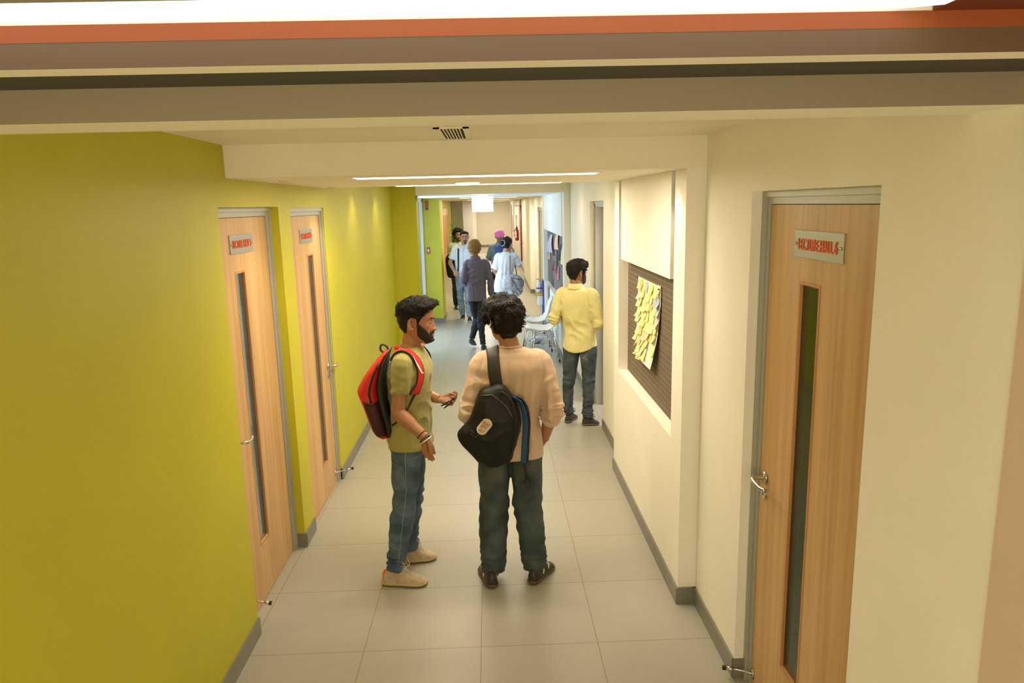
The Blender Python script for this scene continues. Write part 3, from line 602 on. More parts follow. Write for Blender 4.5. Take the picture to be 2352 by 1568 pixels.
# ---------------------------------------------------------------- chairs, stand
def shell_chair(cx, cy, faceang, label, seat_z=.44):
    """moulded shell chair, faceang = direction the sitter faces"""
    t = thing('shell_chair', (cx, cy, 0), label, 'chair', 'white shell chairs along the right wall')
    F = Vector((math.cos(faceang), math.sin(faceang), 0)); S = Vector((-F.y, F.x, 0)); O = Vector((cx, cy, 0))
    prof = [(.235, .0, .20), (.225, .025, .205), (.17, .012, .215), (.06, -.008, .225), (-.06, -.006, .23), (-.14, .03, .225), (-.185, .10, .215), (-.215, .19, .205), (-.235, .28, .19), (-.25, .345, .165), (-.258, .375, .11)]
    nn = 15; T_, B_ = [], []
    for k, (f_, z_, hw) in enumerate(prof):
        p0 = prof[max(0, k-1)]; p1 = prof[min(len(prof)-1, k+1)]; tn = Vector((p1[0]-p0[0], p1[1]-p0[1])).normalized(); nrm = (F*(tn.y)+Vector((0, 0, -tn.x))) ; nrm.normalize()
        if nrm.dot(Vector((0, 0, 1))+F*.8) < 0: nrm = -nrm
        for j in range(nn):
            s_ = (j/(nn-1)-.5)*2; dish = abs(s_)**2.6*(.035 if k < 9 else .015)
            p = O+F*f_+S*(s_*hw)+Vector((0, 0, seat_z+z_))+nrm*dish
            T_.append(p+nrm*.005); B_.append(p-nrm*.005)
    m = MB(); K = len(prof); g = lambda i, j: i*nn+j; fs = [(g(i, j), g(i, j+1), g(i+1, j+1), g(i+1, j)) for i in range(K-1) for j in range(nn-1)]
    off = K*nn; rim = [g(0, j) for j in range(nn)]+[g(i, nn-1) for i in range(1, K)]+[g(K-1, j) for j in range(nn-2, -1, -1)]+[g(i, 0) for i in range(K-2, 0, -1)]
    fs2 = [tuple(x+off for x in f)[::-1] for f in fs]; rf = [(rim[i], rim[(i+1) % len(rim)], rim[(i+1) % len(rim)]+off, rim[i]+off) for i in range(len(rim))]
    m.add(T_+B_, fs+fs2+rf); o = m.build('seat_shell', M['shell'], t, smooth=True); sd = o.modifiers.new('s', 'SUBSURF'); sd.levels = sd.render_levels = 1
    P = lambda f_, s_, z_: O+F*f_+S*s_+Vector((0, 0, z_))
    for sf, ss in ((1, 1), (1, -1), (-1, 1), (-1, -1)):
        leg = MB(); top = P(sf*.12-.01, ss*.12, seat_z-.012); bot = P(sf*.21-.01, ss*.20, .02)
        leg.tube([top, bot], .0068, 10, sub=1); leg.tube([P(sf*.17-.01, ss*.10, seat_z-.012), bot+Vector((0, 0, .02))], .0045, 8, sub=1); lo = leg.build('leg', M['chair_chrome'], t, smooth=True)
        MB().tube([bot+Vector((0, 0, .012)), bot-Vector((0, 0, .018))], .013, 10, sub=1).build('rubber_foot', M['rubber'], lo, smooth=True)
    m = MB()
    for (a_, b_) in (((.11, .12), (-.13, -.12)), ((.11, -.12), (-.13, .12)), ((.11, .12), (.11, -.12)), ((-.13, .12), (-.13, -.12)), ((.11, .12), (-.13, .12)), ((.11, -.12), (-.13, -.12))):
        m.tube([P(*a_, seat_z-.013), P(*b_, seat_z-.013)], .005, 8, sub=1)
    for sf, ss in ((1, 1), (1, -1), (-1, 1), (-1, -1)):
        m.tube([P(sf*.14-.01, ss*.135, seat_z-.10), P(-sf*.04, -ss*.05, seat_z-.20), P(-sf*.17-.01, ss*.16, seat_z-.26)], .0025, 6, sub=2)
        m.tube([P(sf*.14-.01, ss*.135, seat_z-.10), P(0, 0, seat_z-.22), P(sf*.17-.01, -ss*.16, seat_z-.26)], .0025, 6, sub=2)
    m.build('wire_brace', M['chair_chrome'], t, smooth=True)
shell_chair(.835, 6.86, PI*.985, 'white shell chair on chrome legs, nearer of two, half behind the man in yellow', .445)
shell_chair(.78, 7.62, PI*1.0, 'white shell chair on chrome legs, the farther of two, its tall back showing', .445)
t = thing('sanitizer_stand', (1.0, 9.1, 0), 'blue-sided stand with a clear pump bottle, against the right wall beyond the chairs', 'stand')
MB().box(.985, 1.005, 8.93, 9.25, .0, .93).build('blue_panel', M['blue'], t, bevel=.004)
MB().box(.86, 1.0, 8.98, 9.2, .0, .04).build('base', M['shell'], t, bevel=.006); MB().box(.90, .985, 9.0, 9.18, .5, .66).build('box', M['shell'], t, bevel=.006)
b_ = MB().loft([((.925, 9.07, .715), (.042, 0, 0), (0, .042, 0), 1, 2.3), ((.925, 9.07, .86), (.042, 0, 0), (0, .042, 0), 1, 2.3), ((.925, 9.07, .89), (.018, 0, 0), (0, .018, 0), 1, 2), ((.925, 9.07, .925), (.012, 0, 0), (0, .012, 0), 1, 2)]).build('bottle', M['clearp'], t, smooth=True)
MB().tube([(.925, 9.07, .925), (.925, 9.07, .945), (.875, 9.05, .945)], .005, 8, sub=1).build('pump', M['black'], b_)
MB().box(.878, .99, 9.02, 9.12, .78, .80).build('strap', M['blue'], t); MB().box(.865, .985, 8.99, 9.13, .68, .705).build('drip_tray', M['yellowp'], t, bevel=.004)
t = thing('plastic_bag', (.80, 8.1, 0), 'crumpled grey-blue plastic bag on the floor under the white chairs', 'bag')
m = MB(); m.ball((.80, 8.15, .05), (.13, .10, .055), 12); mm = remesh(m, .012, 2); mm.v = [tuple(Vector(p)+Vector((1, 1, .6))*(.02*noise.noise(Vector(p)*22))) for p in mm.v]
mm.build('film', mat('grey_blue_plastic', (.42, .46, .55), .3), t, smooth=True)

# ================================================================ people
V3 = Vector
def interp(x, xs, ys): return float(np.interp(x, xs, ys))
HZ = [-.122, -.112, -.095, -.075, -.05, -.02, .01, .04, .07, .09, .105, .114, .118]
HW = [.020, .036, .049, .058, .0655, .0715, .0745, .0765, .073, .063, .045, .026, .001]
HF = [.060, .080, .090, .0915, .091, .091, .0935, .096, .089, .073, .051, .029, .001]
HB = [.010, -.01, -.035, -.055, -.073, -.087, -.097, -.101, -.095, -.08, -.055, -.03, -.001]
def sm(xs, ys, x):     # smooth interpolation
    i = min(max(int(np.searchsorted(xs, x))-1, 0), len(xs)-2); h = xs[i+1]-xs[i]; t = (x-xs[i])/h; t = min(max(t, 0), 1)
    d = lambda k: 0 if k <= 0 or k >= len(xs)-1 else (ys[k+1]-ys[k-1])/(xs[k+1]-xs[k-1])
    if i == len(xs)-2: return ys[i]+(ys[i+1]-ys[i])*t
    return (2*t**3-3*t*t+1)*ys[i]+(t**3-2*t*t+t)*h*d(i)+(-2*t**3+3*t*t)*ys[i+1]+(t**3-t*t)*h*d(i+1)
def g2(x, z, cx, cz, sx, sz): return math.exp(-((x-cx)/sx)**2-((z-cz)/sz)**2)
def face_relief(x, z):
    ax = abs(x); d = 0
    if -.046 < z < .012:   # nose ridge
        t = (.012-z)/.05; d += (.003+.022*t**1.25)*math.exp(-(x/(.0085+.005*t))**2)
    elif z <= -.046: d += .0215*math.exp(-(x/.0125)**2)*max(0, 1-(-.046-z)/.007)
    d += .009*g2(ax, z, .0135, -.0405, .0065, .0065)
    d += -.0115*g2(ax, z, .031, .004, .015, .011)+.0045*g2(ax, z, .03, .0225, .02, .007)-.003*g2(x, z, 0, .012, .008, .007)
    d += .005*g2(ax, z, .047, -.024, .016, .016)-.003*g2(ax, z, .035, -.058, .012, .02)
    d += .0065*g2(x, z, 0, -.0655, .021, .0045)+.0075*g2(x, z, 0, -.0775, .018, .0055)-.0045*g2(x, z, 0, -.0715, .024, .0022)-.005*g2(x, z, 0, -.088, .02, .005)+.0075*g2(x, z, 0, -.102, .018, .010)
    return d
def head_pt(az, z, off=0.0):
    """az 0 = front, positive to the person's right (+x)."""
    w_, f_, b_ = sm(HZ, HW, z), sm(HZ, HF, z), sm(HZ, HB, z)
    s_, c_ = math.sin(az), math.cos(az); e = 2/2.25
    x = math.copysign(abs(s_)**e, s_)*w_; cc = math.copysign(abs(c_)**e, c_)
    cy = .0; y = cy+(cc*(f_-cy) if c_ > 0 else -cc*(b_-cy))
    if c_ > 0: y += face_relief(x, z)*min(1, c_*2.2)
    if off:
        hf = min(1, w_/.06); n = V3((s_*hf, c_*hf, max(-.6, (z-.01)/.11)*1.1)).normalized(); return V3((x, y, z))+n*off
    return V3((x, y, z))
def head_mesh(mb, X, nt=72):
    zs = list(np.linspace(-.122, .09, 54))+[.096, .101, .106, .110, .114, .1165, .118]
    mb.rings([[X @ head_pt(2*PI*j/nt, z) for j in range(nt)] for z in zs])
    for s_ in (1, -1):       # ears
        c = V3((s_*.075, -.008, -.008)); m2 = []
        for k in range(13):
            t = -2.2+4.6*k/12; m2.append(X @ (c+V3((s_*(.014+.003*math.cos(t)), -.017*math.cos(t)-.004, .030*math.sin(t)+.002))))
        mb.tube(m2, .0042, 8, sub=1, round_end=True)
        mb.tube([X @ (c+V3((0, .006, -.022))), X @ (c+V3((s_*.008, -.002, -.025))), X @ (c+V3((s_*.012, -.008, 0))), X @ (c+V3((s_*.011, -.010, .02)))], [.006, .0065, (.009, .004), .006], 8, sub=2)
def patch(X, T, zlo, zhi, nz=60, nt=120, cut=-.002, nscale=60, namp=.0, seed=0):
    """surface lifted from the head by T(az,z); kept where T > cut"""
    zs = list(np.linspace(zlo, zhi, nz)) if zhi < .11 else list(np.linspace(zlo, .09, nz-14))+[.095, .099, .103, .106, .109, .111, .113, .1145, .1158, .1167, .1173, .1177, .1179, .118]
    P, K = [], []
    for z in zs:
        for j in range(nt):
            az = -PI+2*PI*j/nt; t = T(az, z); p = head_pt(az, z)
            if namp and t > 0: t += namp*noise.noise(p*nscale+V3((seed, 0, 0)))*min(1, t/.004)
            P.append(X @ head_pt(az, z, t if t != 0 else 1e-5)); K.append(t > cut)
    F = []
    for i in range(nz-1):
        for j in range(nt):
            q = (i*nt+j, i*nt+(j+1) % nt, (i+1)*nt+(j+1) % nt, (i+1)*nt+j)
            if any(K[k] for k in q): F.append(q)
    if zhi >= .1179: pass
    used = sorted({k for f in F for k in f}); mp = {k: i for i, k in enumerate(used)}
    mb = MB(); mb.v = [tuple(P[k]) for k in used]; mb.f = [tuple(mp[k] for k in f) for f in F]; mb.m = [0]*len(mb.f); return mb
HL_A = [0, 30, 45, 58, 70, 79, 86, 98, 108, 118, 130, 150, 165, 180]
HL_Z = [.070, .071, .063, .042, .018, -.020, .026, .030, .014, -.035, -.062, -.085, -.100, -.112]
def hair_fn(thick_top, thick_side, thick_back, front_lift=0, nape=0, fade=0):
    def T(az, z):
        d = abs(math.degrees(az)); zl = interp(d, HL_A, HL_Z)+(nape if d > 120 else 0)
        k = min(1, max(0, (z-zl)/.010))
        if k <= 0: return -.006
        top = min(1, max(0, (z-.02)/.06)); back = min(1, max(0, (d-80)/60))
        side = thick_side*(1-back)+thick_back*back
        if fade: side *= min(1, max(.12, (z-zl)/.07))
        t = side*(1-top)+thick_top*top
        if front_lift: t += front_lift*min(1, max(0, (head_pt(az, z).y-.01)/.06))*min(1, max(0, (z-.06)/.02))
        return t*(k*k*(3-2*k))-.0015*(1-k)
    return T
def beard_fn(full=.005, cheeks=True):
    def T(az, z):
        d = abs(math.degrees(az)); p = head_pt(az, z); x = abs(p.x)
        hi = interp(d, [0, 14, 24, 34, 48, 62, 74, 82], [-.085, -.085, -.076, -.056, -.040, -.020, -.002, .012]) if cheeks else interp(d, [0, 14, 20, 26], [-.086, -.084, -.090, -.13])
        lo = interp(d, [0, 40, 60, 75, 84], [-.125, -.125, -.108, -.09, -.07])
        k = 0
        if d < 83 and z < hi: k = min(1, (hi-z)/.006)*min(1, max(0, (z-lo)/.006+.3))*min(1, (84-d)/3)
        if x < .030 and p.y > 0 and -.0645 < z < -.048: k = max(k, min(1, (.030-x)/.004)*min(1, (z+.0645)/.003)*min(1, (-.048-z)/.003))   # moustache
        if not cheeks or True:
            if .020 < x < .031 and p.y > 0 and -.092 < z <= -.058: k = max(k, .8)
        if x < .006 and -.09 < z < -.083 and p.y > 0: k = max(k, .8)
        return -.003+(full+.003)*k
    return T
def brow_fn():
    def T(az, z):
        p = head_pt(az, z); x = abs(p.x)
        if p.y < 0 or not .011 < x < .048: return -.004
        zc = .0205+.006*math.sin((x-.011)/.037*2.2); k = 1-abs(z-zc)/(.0058*(1 if x < .035 else (.05-x)/.015))
        return -.003+.0062*max(0, min(1, k*1.6))
    return T
def tufts(mb, src, count, length, rad, flow, region=None, seed=1, lift=.35, curl=.5):
    """small curved locks rooted on a hair surface"""
    rnd = random.Random(seed); F = src.f; Vv = src.v
    ar = []
    for f in F: p = [V3(Vv[k]) for k in f]; ar.append((p[1]-p[0]).cross(p[2]-p[0]).length)
    cum = np.cumsum(ar); tot = cum[-1]; out = MB()
    for _ in range(count):
        f = F[int(np.searchsorted(cum, rnd.random()*tot)) % len(F)]; p = [V3(Vv[k]) for k in f]
        n = (p[1]-p[0]).cross(p[2]-p[0]); 
        if n.length < 1e-12: continue
        n.normalize(); c = sum(p, V3())/len(p)+(p[0]-p[2])*(rnd.random()-.5)+(p[1]-p[0])*(rnd.random()-.5)
        if region and not region(c): continue
        d = flow(c, n); d = d-n*d.dot(n)
        if d.length < 1e-3: d = n.orthogonal()
        d.normalize(); sd = n.cross(d); d = (d+sd*rnd.uniform(-curl, curl)).normalized(); L = length*rnd.uniform(.6, 1.3)
        r = rad*rnd.uniform(.7, 1.25); sd = n.cross(d); pts = [c-n*.003, c+d*L*.35+n*L*lift, c+d*L*.75+n*L*lift*.9+sd*L*rnd.uniform(-.2, .2), c+d*L-n*L*.16+sd*L*rnd.uniform(-.3, .3)]
        out.tube(pts, [r, r*1.1, r*.85, r*.35], 5, sub=1, hint=n)
    return out
def mouth_attr(o, Xi, org):
    me = o.data; at = me.attributes.new('lip', 'FLOAT', 'POINT'); vals = []
    for v in me.vertices:
        q = Xi @ (v.co+org); x, z = q.x, q.z
        k = 0
        if q.y > .07 and abs(x) < .027 and -.090 < z < -.058: k = min(1, 1.5*max(g2(x, z, 0, -.0665, .022, .0045), g2(x, z, 0, -.0775, .020, .0055)))
        vals.append(k)
    at.data.foreach_set('value', vals)
def hand(mb, wrist, fd, back, thumb_side, curls=(.3, .35, .4, .45), thumb=.4, s=1.0, spread=.06, tcurl=.4):
    """fd fingers' direction, back = normal of the back of the hand, thumb_side unit vector towards the thumb"""
    W = V3(wrist); fd = V3(fd).normalized(); bk = V3(back); bk = (bk-fd*bk.dot(fd)).normalized(); sd = V3(thumb_side); sd = (sd-fd*sd.dot(fd)-bk*sd.dot(bk)).normalized()
    mb.loft([(W-fd*.03*s, sd*.024*s, bk*.019*s, 1, 2.2), (W+fd*.005*s, sd*.026*s, bk*.017*s, 1, 2.3), (W+fd*.035*s, sd*.035*s, bk*.016*s, 1, 2.6), (W+fd*.07*s, sd*.041*s, bk*.0145*s, 1, 2.8), (W+fd*.094*s, sd*.0395*s, bk*.012*s, 1, 2.8)], n=20, sub=3)
    lens = (.069, .077, .071, .056); kn = W+fd*.088*s
    for i in range(4):
        o = kn+sd*(.0305-.0203*i)*s-fd*(.002*abs(i-1.3))*s; d = (fd+sd*(1.5-i)*spread).normalized(); r = (.0088, .009, .0086, .0076)[i]*s; c = curls[i]; p = o-d*.012*s; pts = [p, o]; L = lens[i]*s; ang = 0
        for k, fr in enumerate((.46, .30, .24)):
            ang += c*(1, 1.15, .8)[k]; dd = (d*math.cos(ang)-bk*math.sin(ang)).normalized(); pts.append(pts[-1]+dd*L*fr)
        mb.tube(pts, [r, r*1.04, r*1.0, r*.93, r*.8], 10, sub=2, round_end=True)
    b0 = W+fd*.018*s+sd*.018*s-bk*.004*s; d1 = (fd*math.cos(thumb+.35)+sd*math.sin(thumb+.35)-bk*.25).normalized(); p1 = b0+d1*.042*s
    d2 = (fd*math.cos(thumb*.5)+sd*math.sin(thumb*.5)*.8-bk*tcurl).normalized(); p2 = p1+d2*.033*s; d3 = (d2-bk*tcurl*.5-sd*.12).normalized(); p3 = p2+d3*.026*s
    mb.tube([b0, p1, p2, p3], [.0155*s, .0125*s, .0098*s, .0085*s], 12, sub=3, round_end=True)
def wrinkle(mb, folds, base=.0022, bscale=9):
    """push cloth in and out; folds: list of (centre, radius, axis, freq, amp)"""
    for i, (p, n) in enumerate(zip(mb.v, mb.n)):
        P = V3(p); N_ = V3(n); d = base*noise.noise(P*bscale)*1.6
        for c, r, ax, fr, amp in folds:
            q = P-c; w_ = q.length/r
            if w_ >= 1: continue
            w_ = (1-w_*w_)**1.5; al = q.dot(ax); s_ = noise.noise((P-ax*al)*7+ax*al*fr*.9+V3((3.1, 1.7, 5.3)))
            s2 = noise.noise((P-ax*al)*5+ax*al*fr*.45+V3((9.1, 2.7, 1.3)))
            d += amp*2.3*w_*((1-abs(s_)*3.2)*.7+s2*1.0-.15)
        mb.v[i] = tuple(P+N_*d)
    return mb
def drape(mb, zlo, zhi, freq, amp, seed=0.0):
    """soft vertical drapes"""
    for i, (p, n) in enumerate(zip(mb.v, mb.n)):
        z = p[2]
        if zlo < z < zhi:
            k = math.sin((z-zlo)/(zhi-zlo)*PI)**.6; s_ = noise.noise(V3((p[0]*freq+seed, p[1]*freq, z*2.2))); mb.v[i] = tuple(V3(p)+V3(n)*amp*k*(1-abs(s_)*3.4))
    return mb
def project(bvh, p, d, off=.002):
    h = bvh.ray_cast(V3(p), V3(d).normalized())
    return (h[0]-V3(d).normalized()*off, h[1]) if h[0] is not None else None
def cloth_patch(bvh, pts2d, origin, ux, uz, d, off=.0025, res=10, thick=.002):
    """quad patch (bilinear over 4 corners given in the (ux,uz) plane) laid on a surface"""
    A = [V3(origin)+V3(ux)*u+V3(uz)*v for u, v in pts2d]; vs = []; ok = []; n = res+1
    for j in range(n):
        for i in range(n):
            a_, b_ = i/res, j/res; p = (A[0]*(1-a_)+A[1]*a_)*(1-b_)+(A[3]*(1-a_)+A[2]*a_)*b_; h = project(bvh, p, d, off)
            ok.append(bool(h) and (h[0]-p).length < 1.2 and abs(h[1].dot(V3(d).normalized())) > .12); vs.append(h[0] if h else p)
    D = V3(d).normalized()*thick
    m = MB(); fs = [f for f in [(j*n+i, j*n+i+1, (j+1)*n+i+1, (j+1)*n+i) for j in range(res) for i in range(res)] if all(ok[k] for k in f)]
    used = sorted({k for f in fs for k in f}); mp = {k: i for i, k in enumerate(used)}; U = len(used)
    m.add([vs[k] for k in used]+[vs[k]+D for k in used], [tuple(mp[k] for k in f) for f in fs]+[tuple(mp[k]+U for k in f)[::-1] for f in fs]); return m
def ribbon(bvh, pts, width, off=.006, thick=.006, sub=5, nw=5, wdirs=None, edge=0):
    """strap laid along pts, wdirs the across directions; snapped to the surface of bvh if given"""
    P = [V3(p) for p in pts]; K = len(P); out = []; Wd = [V3(w_).normalized() for w_ in wdirs]
    for i in range(K-1):
        q = [P[min(max(i+d, 0), K-1)] for d in (-1, 0, 1, 2)]
        for k in range(sub):
            t = k/sub; out.append((.5*((2*q[1])+(q[2]-q[0])*t+(2*q[0]-5*q[1]+4*q[2]-q[3])*t*t+(3*q[1]-q[0]-3*q[2]+q[3])*t**3), Wd[i].lerp(Wd[i+1], t).normalized()))
    out.append((P[-1], Wd[-1])); up_, dn = [], []; L = len(out)
    for i, (p, w_) in enumerate(out):
        tn = (out[min(i+1, L-1)][0]-out[max(i-1, 0)][0]).normalized(); nn_ = w_.cross(tn).normalized()
        for j in range(nw):
            c = p+w_*width*(j/(nw-1)-.5)
            if bvh:
                h = bvh.find_nearest(c)
                if h[0] is not None and h[3] < .07:
                    n_ = h[1]; c = h[0]+n_*off if h[3] < .05 else c; nn2 = n_
                else: nn2 = nn_
            else: nn2 = nn_
            up_.append(c+nn2*thick*.5); dn.append(c-nn2*thick*.5)
    if bvh:   # smooth the snapped strap
        for arr in (up_, dn):
            for _ in range(5):
                cp = [v.copy() for v in arr]
                for i in range(1, L-1):
                    for j in range(nw): arr[i*nw+j] = cp[i*nw+j]*.5+(cp[(i-1)*nw+j]+cp[(i+1)*nw+j])*.25
    m = MB(); g = lambda i, j: i*nw+j; o = L*nw
    fs = [(g(i, j), g(i, j+1), g(i+1, j+1), g(i+1, j)) for i in range(L-1) for j in range(nw-1)]; mi = [1 if edge and j in (0, nw-2) else 0 for i in range(L-1) for j in range(nw-1)]
    sf = [(g(i, 0), g(i+1, 0), g(i+1, 0)+o, g(i, 0)+o) for i in range(L-1)]+[(g(i, nw-1), g(i, nw-1)+o, g(i+1, nw-1)+o, g(i+1, nw-1)) for i in range(L-1)]+[(g(0, j), g(0, j)+o, g(0, j+1)+o, g(0, j+1)) for j in range(nw-1)]+[(g(L-1, j), g(L-1, j+1), g(L-1, j+1)+o, g(L-1, j)+o) for j in range(nw-1)]
    m.add(up_+dn, fs+[tuple(k+o for k in f)[::-1] for f in fs]+sf); m.m = mi+mi+[1 if edge else 0]*len(sf); return m
def shoe(parent, heel, toe, mats, h=1.0, w_=.047, laces=False, name='shoe', tilt=0, sole_h=.028, top=.098, lift=0):
    """heel, toe: ground points; mats = (upper, sole)"""
    A, B = V3(heel), V3(toe); F = (B-A); Ln = F.length; F.normalize(); S = F.cross(V3((0, 0, 1))).normalized(); U = S.cross(F).normalized()
    tt = [0, .04, .12, .25, .4, .55, .7, .82, .92, .98, 1.0]; ww = [.30, .62, .76, .78, .80, .92, 1.0, .98, .80, .45, .1]
    s = MB(); s.rings([[A+F*(t*Ln*1.02-.003)+S*(math.copysign(abs(math.cos(a_))**.8, math.cos(a_))*wk*w_*1.08)+U*((math.sin(a_)*.5+.5)*sole_h*(1 if .1 < t < .8 else .8)+(.010*max(0, (t-.8)/.2) if math.sin(a_) < 0 else 0)+(.008*max(0, (.1-t)/.1) if math.sin(a_) < 0 else 0)) for a_ in [2*PI*j/20 for j in range(20)]] for t, wk in zip(tt, ww)])
    hh = [.62*top, .84*top, top*.90, top*.92, top*1.0, .80*top, .58*top, .47*top, .38*top, .24*top, .12*top]
    u = MB(); u.rings([[A+F*(t*Ln*.985+.003)+S*(math.cos(a_)*wk*w_*(1 if math.sin(a_) < .5 else 1))+U*(sole_h*.5+max(0, math.sin(a_))**.8*(hk-sole_h*.5)) for a_ in [2*PI*j/24 for j in range(24)]] for t, wk, hk in zip(tt, ww, hh)])
    so = u.build(name, mats[0], parent, smooth=True); sd = so.modifiers.new('s', 'SUBSURF'); sd.levels = sd.render_levels = 1
    o2 = s.build('sole', mats[1], so, smooth=True); sd = o2.modifiers.new('s', 'SUBSURF'); sd.levels = sd.render_levels = 1
    if laces:
        m = MB(); mt = laces
        for k in range(5):
            t = .42+.055*k; hk = interp(t, tt, hh)+.004; wd = .020-.001*k; c = A+F*(t*Ln)+U*hk; c2 = A+F*((t+.05)*Ln)+U*(interp(t+.05, tt, hh)+.003)
            m.tube([c-S*wd-U*.006, c*.5+c2*.5+U*.003, c2+S*wd-U*.006], .0022, 6); m.tube([c+S*wd-U*.006, c*.5+c2*.5+U*.003, c2-S*wd-U*.006], .0022, 6)
        c = A+F*(.43*Ln)+U*(top+.006)
        for sg in (1, -1):
            m.tube([c, c+S*.018*sg+U*.03+F*.01, c+S*.038*sg+U*.025+F*.03, c+S*.032*sg-U*.008+F*.045, c+S*.01*sg-U*.014+F*.03], .0022, 6)
            m.tube([c, c+S*.02*sg+U*.004+F*.02, c+S*.034*sg-U*.02+F*.05], .0020, 6)
        m.build('laces', mt, so, smooth=True)
    return so

def limb(mb, pts, radii, n=20, sub=4): mb.tube([V3(p) for p in pts], radii, n, sub=sub)
def torso(mb, hip, waist, chest, shl, neck, side, front, hw, hd, grow=0, hem=None, shw=.175, bottom=None):
    S, F = V3(side).normalized(), V3(front).normalized(); secs = []
    if hem is not None: secs += [(V3(hem), S*(hw[0]+grow+.014), F*(hd[0]+grow+.013), 1.0, 2.4), (V3(hem)+V3((0, 0, .025)), S*(hw[0]+grow+.013), F*(hd[0]+grow+.012), 1.0, 2.4)]
    secs += [(V3(hip)+V3((0, 0, .02 if hem is not None else 0)), S*(hw[0]+grow+(.006 if hem is not None else 0)), F*(hd[0]+grow+(.007 if hem is not None else 0)), 1.0, 2.4), (V3(waist), S*(hw[1]+grow), F*(hd[1]+grow), .95, 2.4), (V3(chest), S*(hw[2]+grow), F*(hd[2]+grow), .95, 2.5),
             (V3(chest)*.45+V3(shl)*.55, S*(hw[2]*1.03+grow), F*(hd[2]*.97+grow), .95, 2.5),
             (V3(shl), S*(shw*.86+grow), F*(.082+grow), 1.0, 2.3), (V3(shl)*.55+V3(neck)*.45, S*(shw*.60+grow*.8), F*(.072+grow*.6), 1, 2.1), (V3(neck), S*(.064+grow*.4), F*(.064+grow*.4), 1, 2)]
    mb.loft(secs, n=36, sub=5)
def person(spec):
    """builds one figure; every joint given in metres"""
    s = spec; g = s['joints']; J = {k: V3(v) for k, v in g.items()}
    org = V3(((J['ankle_l'].x+J['ankle_r'].x)/2, (J['ankle_l'].y+J['ankle_r'].y)/2, 0))
    t = thing('person', org, s['label'], 'person'); vox = s.get('voxel', .006)
    side = (J['shoulder_r']-J['shoulder_l']); side.z = 0; side.normalize(); front = V3((-side.y, side.x, 0))   # right hand side x up -> front
    hside = (J['hip_r']-J['hip_l']); hside.z = 0; hside.normalize(); hfront = V3((-hside.y, hside.x, 0))
    hy, hp, hr = s['head_rot']; Rm = Matrix.Rotation(hy, 4, 'Z') @ Matrix.Rotation(hp, 4, 'X') @ Matrix.Rotation(hr, 4, 'Y'); hs = s.get('head_scale', 1)
    X = Matrix.Translation(J['head']) @ Rm @ Matrix.Scale(hs, 4); Xi = X.inverted()
    hw, hd = s['hw'], s['hd']; k = s.get('build', 1.0)
    # ---- skin: one continuous surface
    b_ = MB(); head_mesh(b_, X)
    nb = J['neck']; hn = X @ V3((0, -.028, -.075)); b_.tube([nb-V3((0, 0, .06)), nb, nb.lerp(hn, .5), hn, X @ V3((0, -.02, -.03))], [(.062, .060), (.056, .054), (.054, .052), (.052, .052), (.045, .045)], 24, sub=3)
    torso(b_, J['hip'], J['waist'], J['chest'], J['shl'], J['neck'], side, front, hw, hd, grow=-.022, shw=s['shw']-.02)
    for sd in 'lr':
        sh, el, wr = J['shoulder_'+sd], J['elbow_'+sd], J['wrist_'+sd]
        limb(b_, [sh.lerp(J['shl'], .25), sh, sh.lerp(el, .35), sh.lerp(el, .8), el, el.lerp(wr, .28), el.lerp(wr, .7), wr], [.045*k, .050*k, .049*k, .042*k, .040*k, .043*k, .033*k, (.027, .027)])
        hpar = s['hand_'+sd]; hand(b_, wr, **hpar)
        hi, kn, an = J['hip_'+sd], J['knee_'+sd], J['ankle_'+sd]
        limb(b_, [hi+V3((0, 0, .03)), hi, hi.lerp(kn, .5), kn, kn.lerp(an, .35), an.lerp(kn, .12), an-V3((0, 0, .05))], [.060*k, .066*k, .058*k, .045*k, .046*k, .033*k, .034*k], sub=3)
        f0, f1 = V3(s['feet'][sd][0]), V3(s['feet'][sd][1]); b_.tube([f0.lerp(f1, .16)+V3((0, 0, .045)), f0.lerp(f1, .35)+V3((0, 0, .040)), f0.lerp(f1, .6)+V3((0, 0, .028)), f0.lerp(f1, .78)+V3((0, 0, .022))], [.018, .022, .016, .010], 12, sub=2)
    sk = remesh(b_, s.get('skin_voxel', .005), s.get('skin_smooth', 2)); so = sk.build('body', s['skin'], t, smooth=True); mouth_attr(so, Xi, org)
    # ---- eyes, lids, brows, hair, beard
    if s.get('face', True):
        for sg in (1, -1):
            c = V3((sg*.0315, .0768, .0025)); R = .0118
            e = MB().ball(c-V3((0, .0012, 0)), R, 12); e.v = [tuple(X @ V3(p)) for p in e.v]; eo = e.build('eye', s['eye_white'], t, smooth=True)
            gz = V3(s.get('gaze', (0, 1, 0))).normalized(); i_ = MB().tube([c+gz*(R*.80), c+gz*(R*1.0), c+gz*(R*1.03)], [.0058, .0052, .001], 16, sub=1); i_.v = [tuple(X @ V3(p)) for p in i_.v]; i_.build('iris', s['iris'], eo, smooth=True)
            l = MB(); rr = R*1.10; nn_ = 16
            for lo_, hi_ in ((s.get('lid', 12), 100), (-100, -28)):
                ring = [[c+V3((rr*math.cos(math.radians(e_))*math.sin(a_), rr*math.cos(math.radians(e_))*math.cos(a_), rr*math.sin(math.radians(e_)))) for a_ in np.linspace(-1.75, 1.75, nn_)] for e_ in np.linspace(lo_, hi_, 8)]
                vs = [p for r in ring for p in r]; l.add(vs, [(i*nn_+j, i*nn_+j+1, (i+1)*nn_+j+1, (i+1)*nn_+j) for i in range(7) for j in range(nn_-1)])
            l.v = [tuple(X @ V3(p)) for p in l.v]; l.build('eyelid', s['skin'], eo, smooth=True)
        patch(X, brow_fn(), .008, .036, 24, 200, cut=-.0012).build('eyebrows', s['hair_mat'], t, smooth=True)
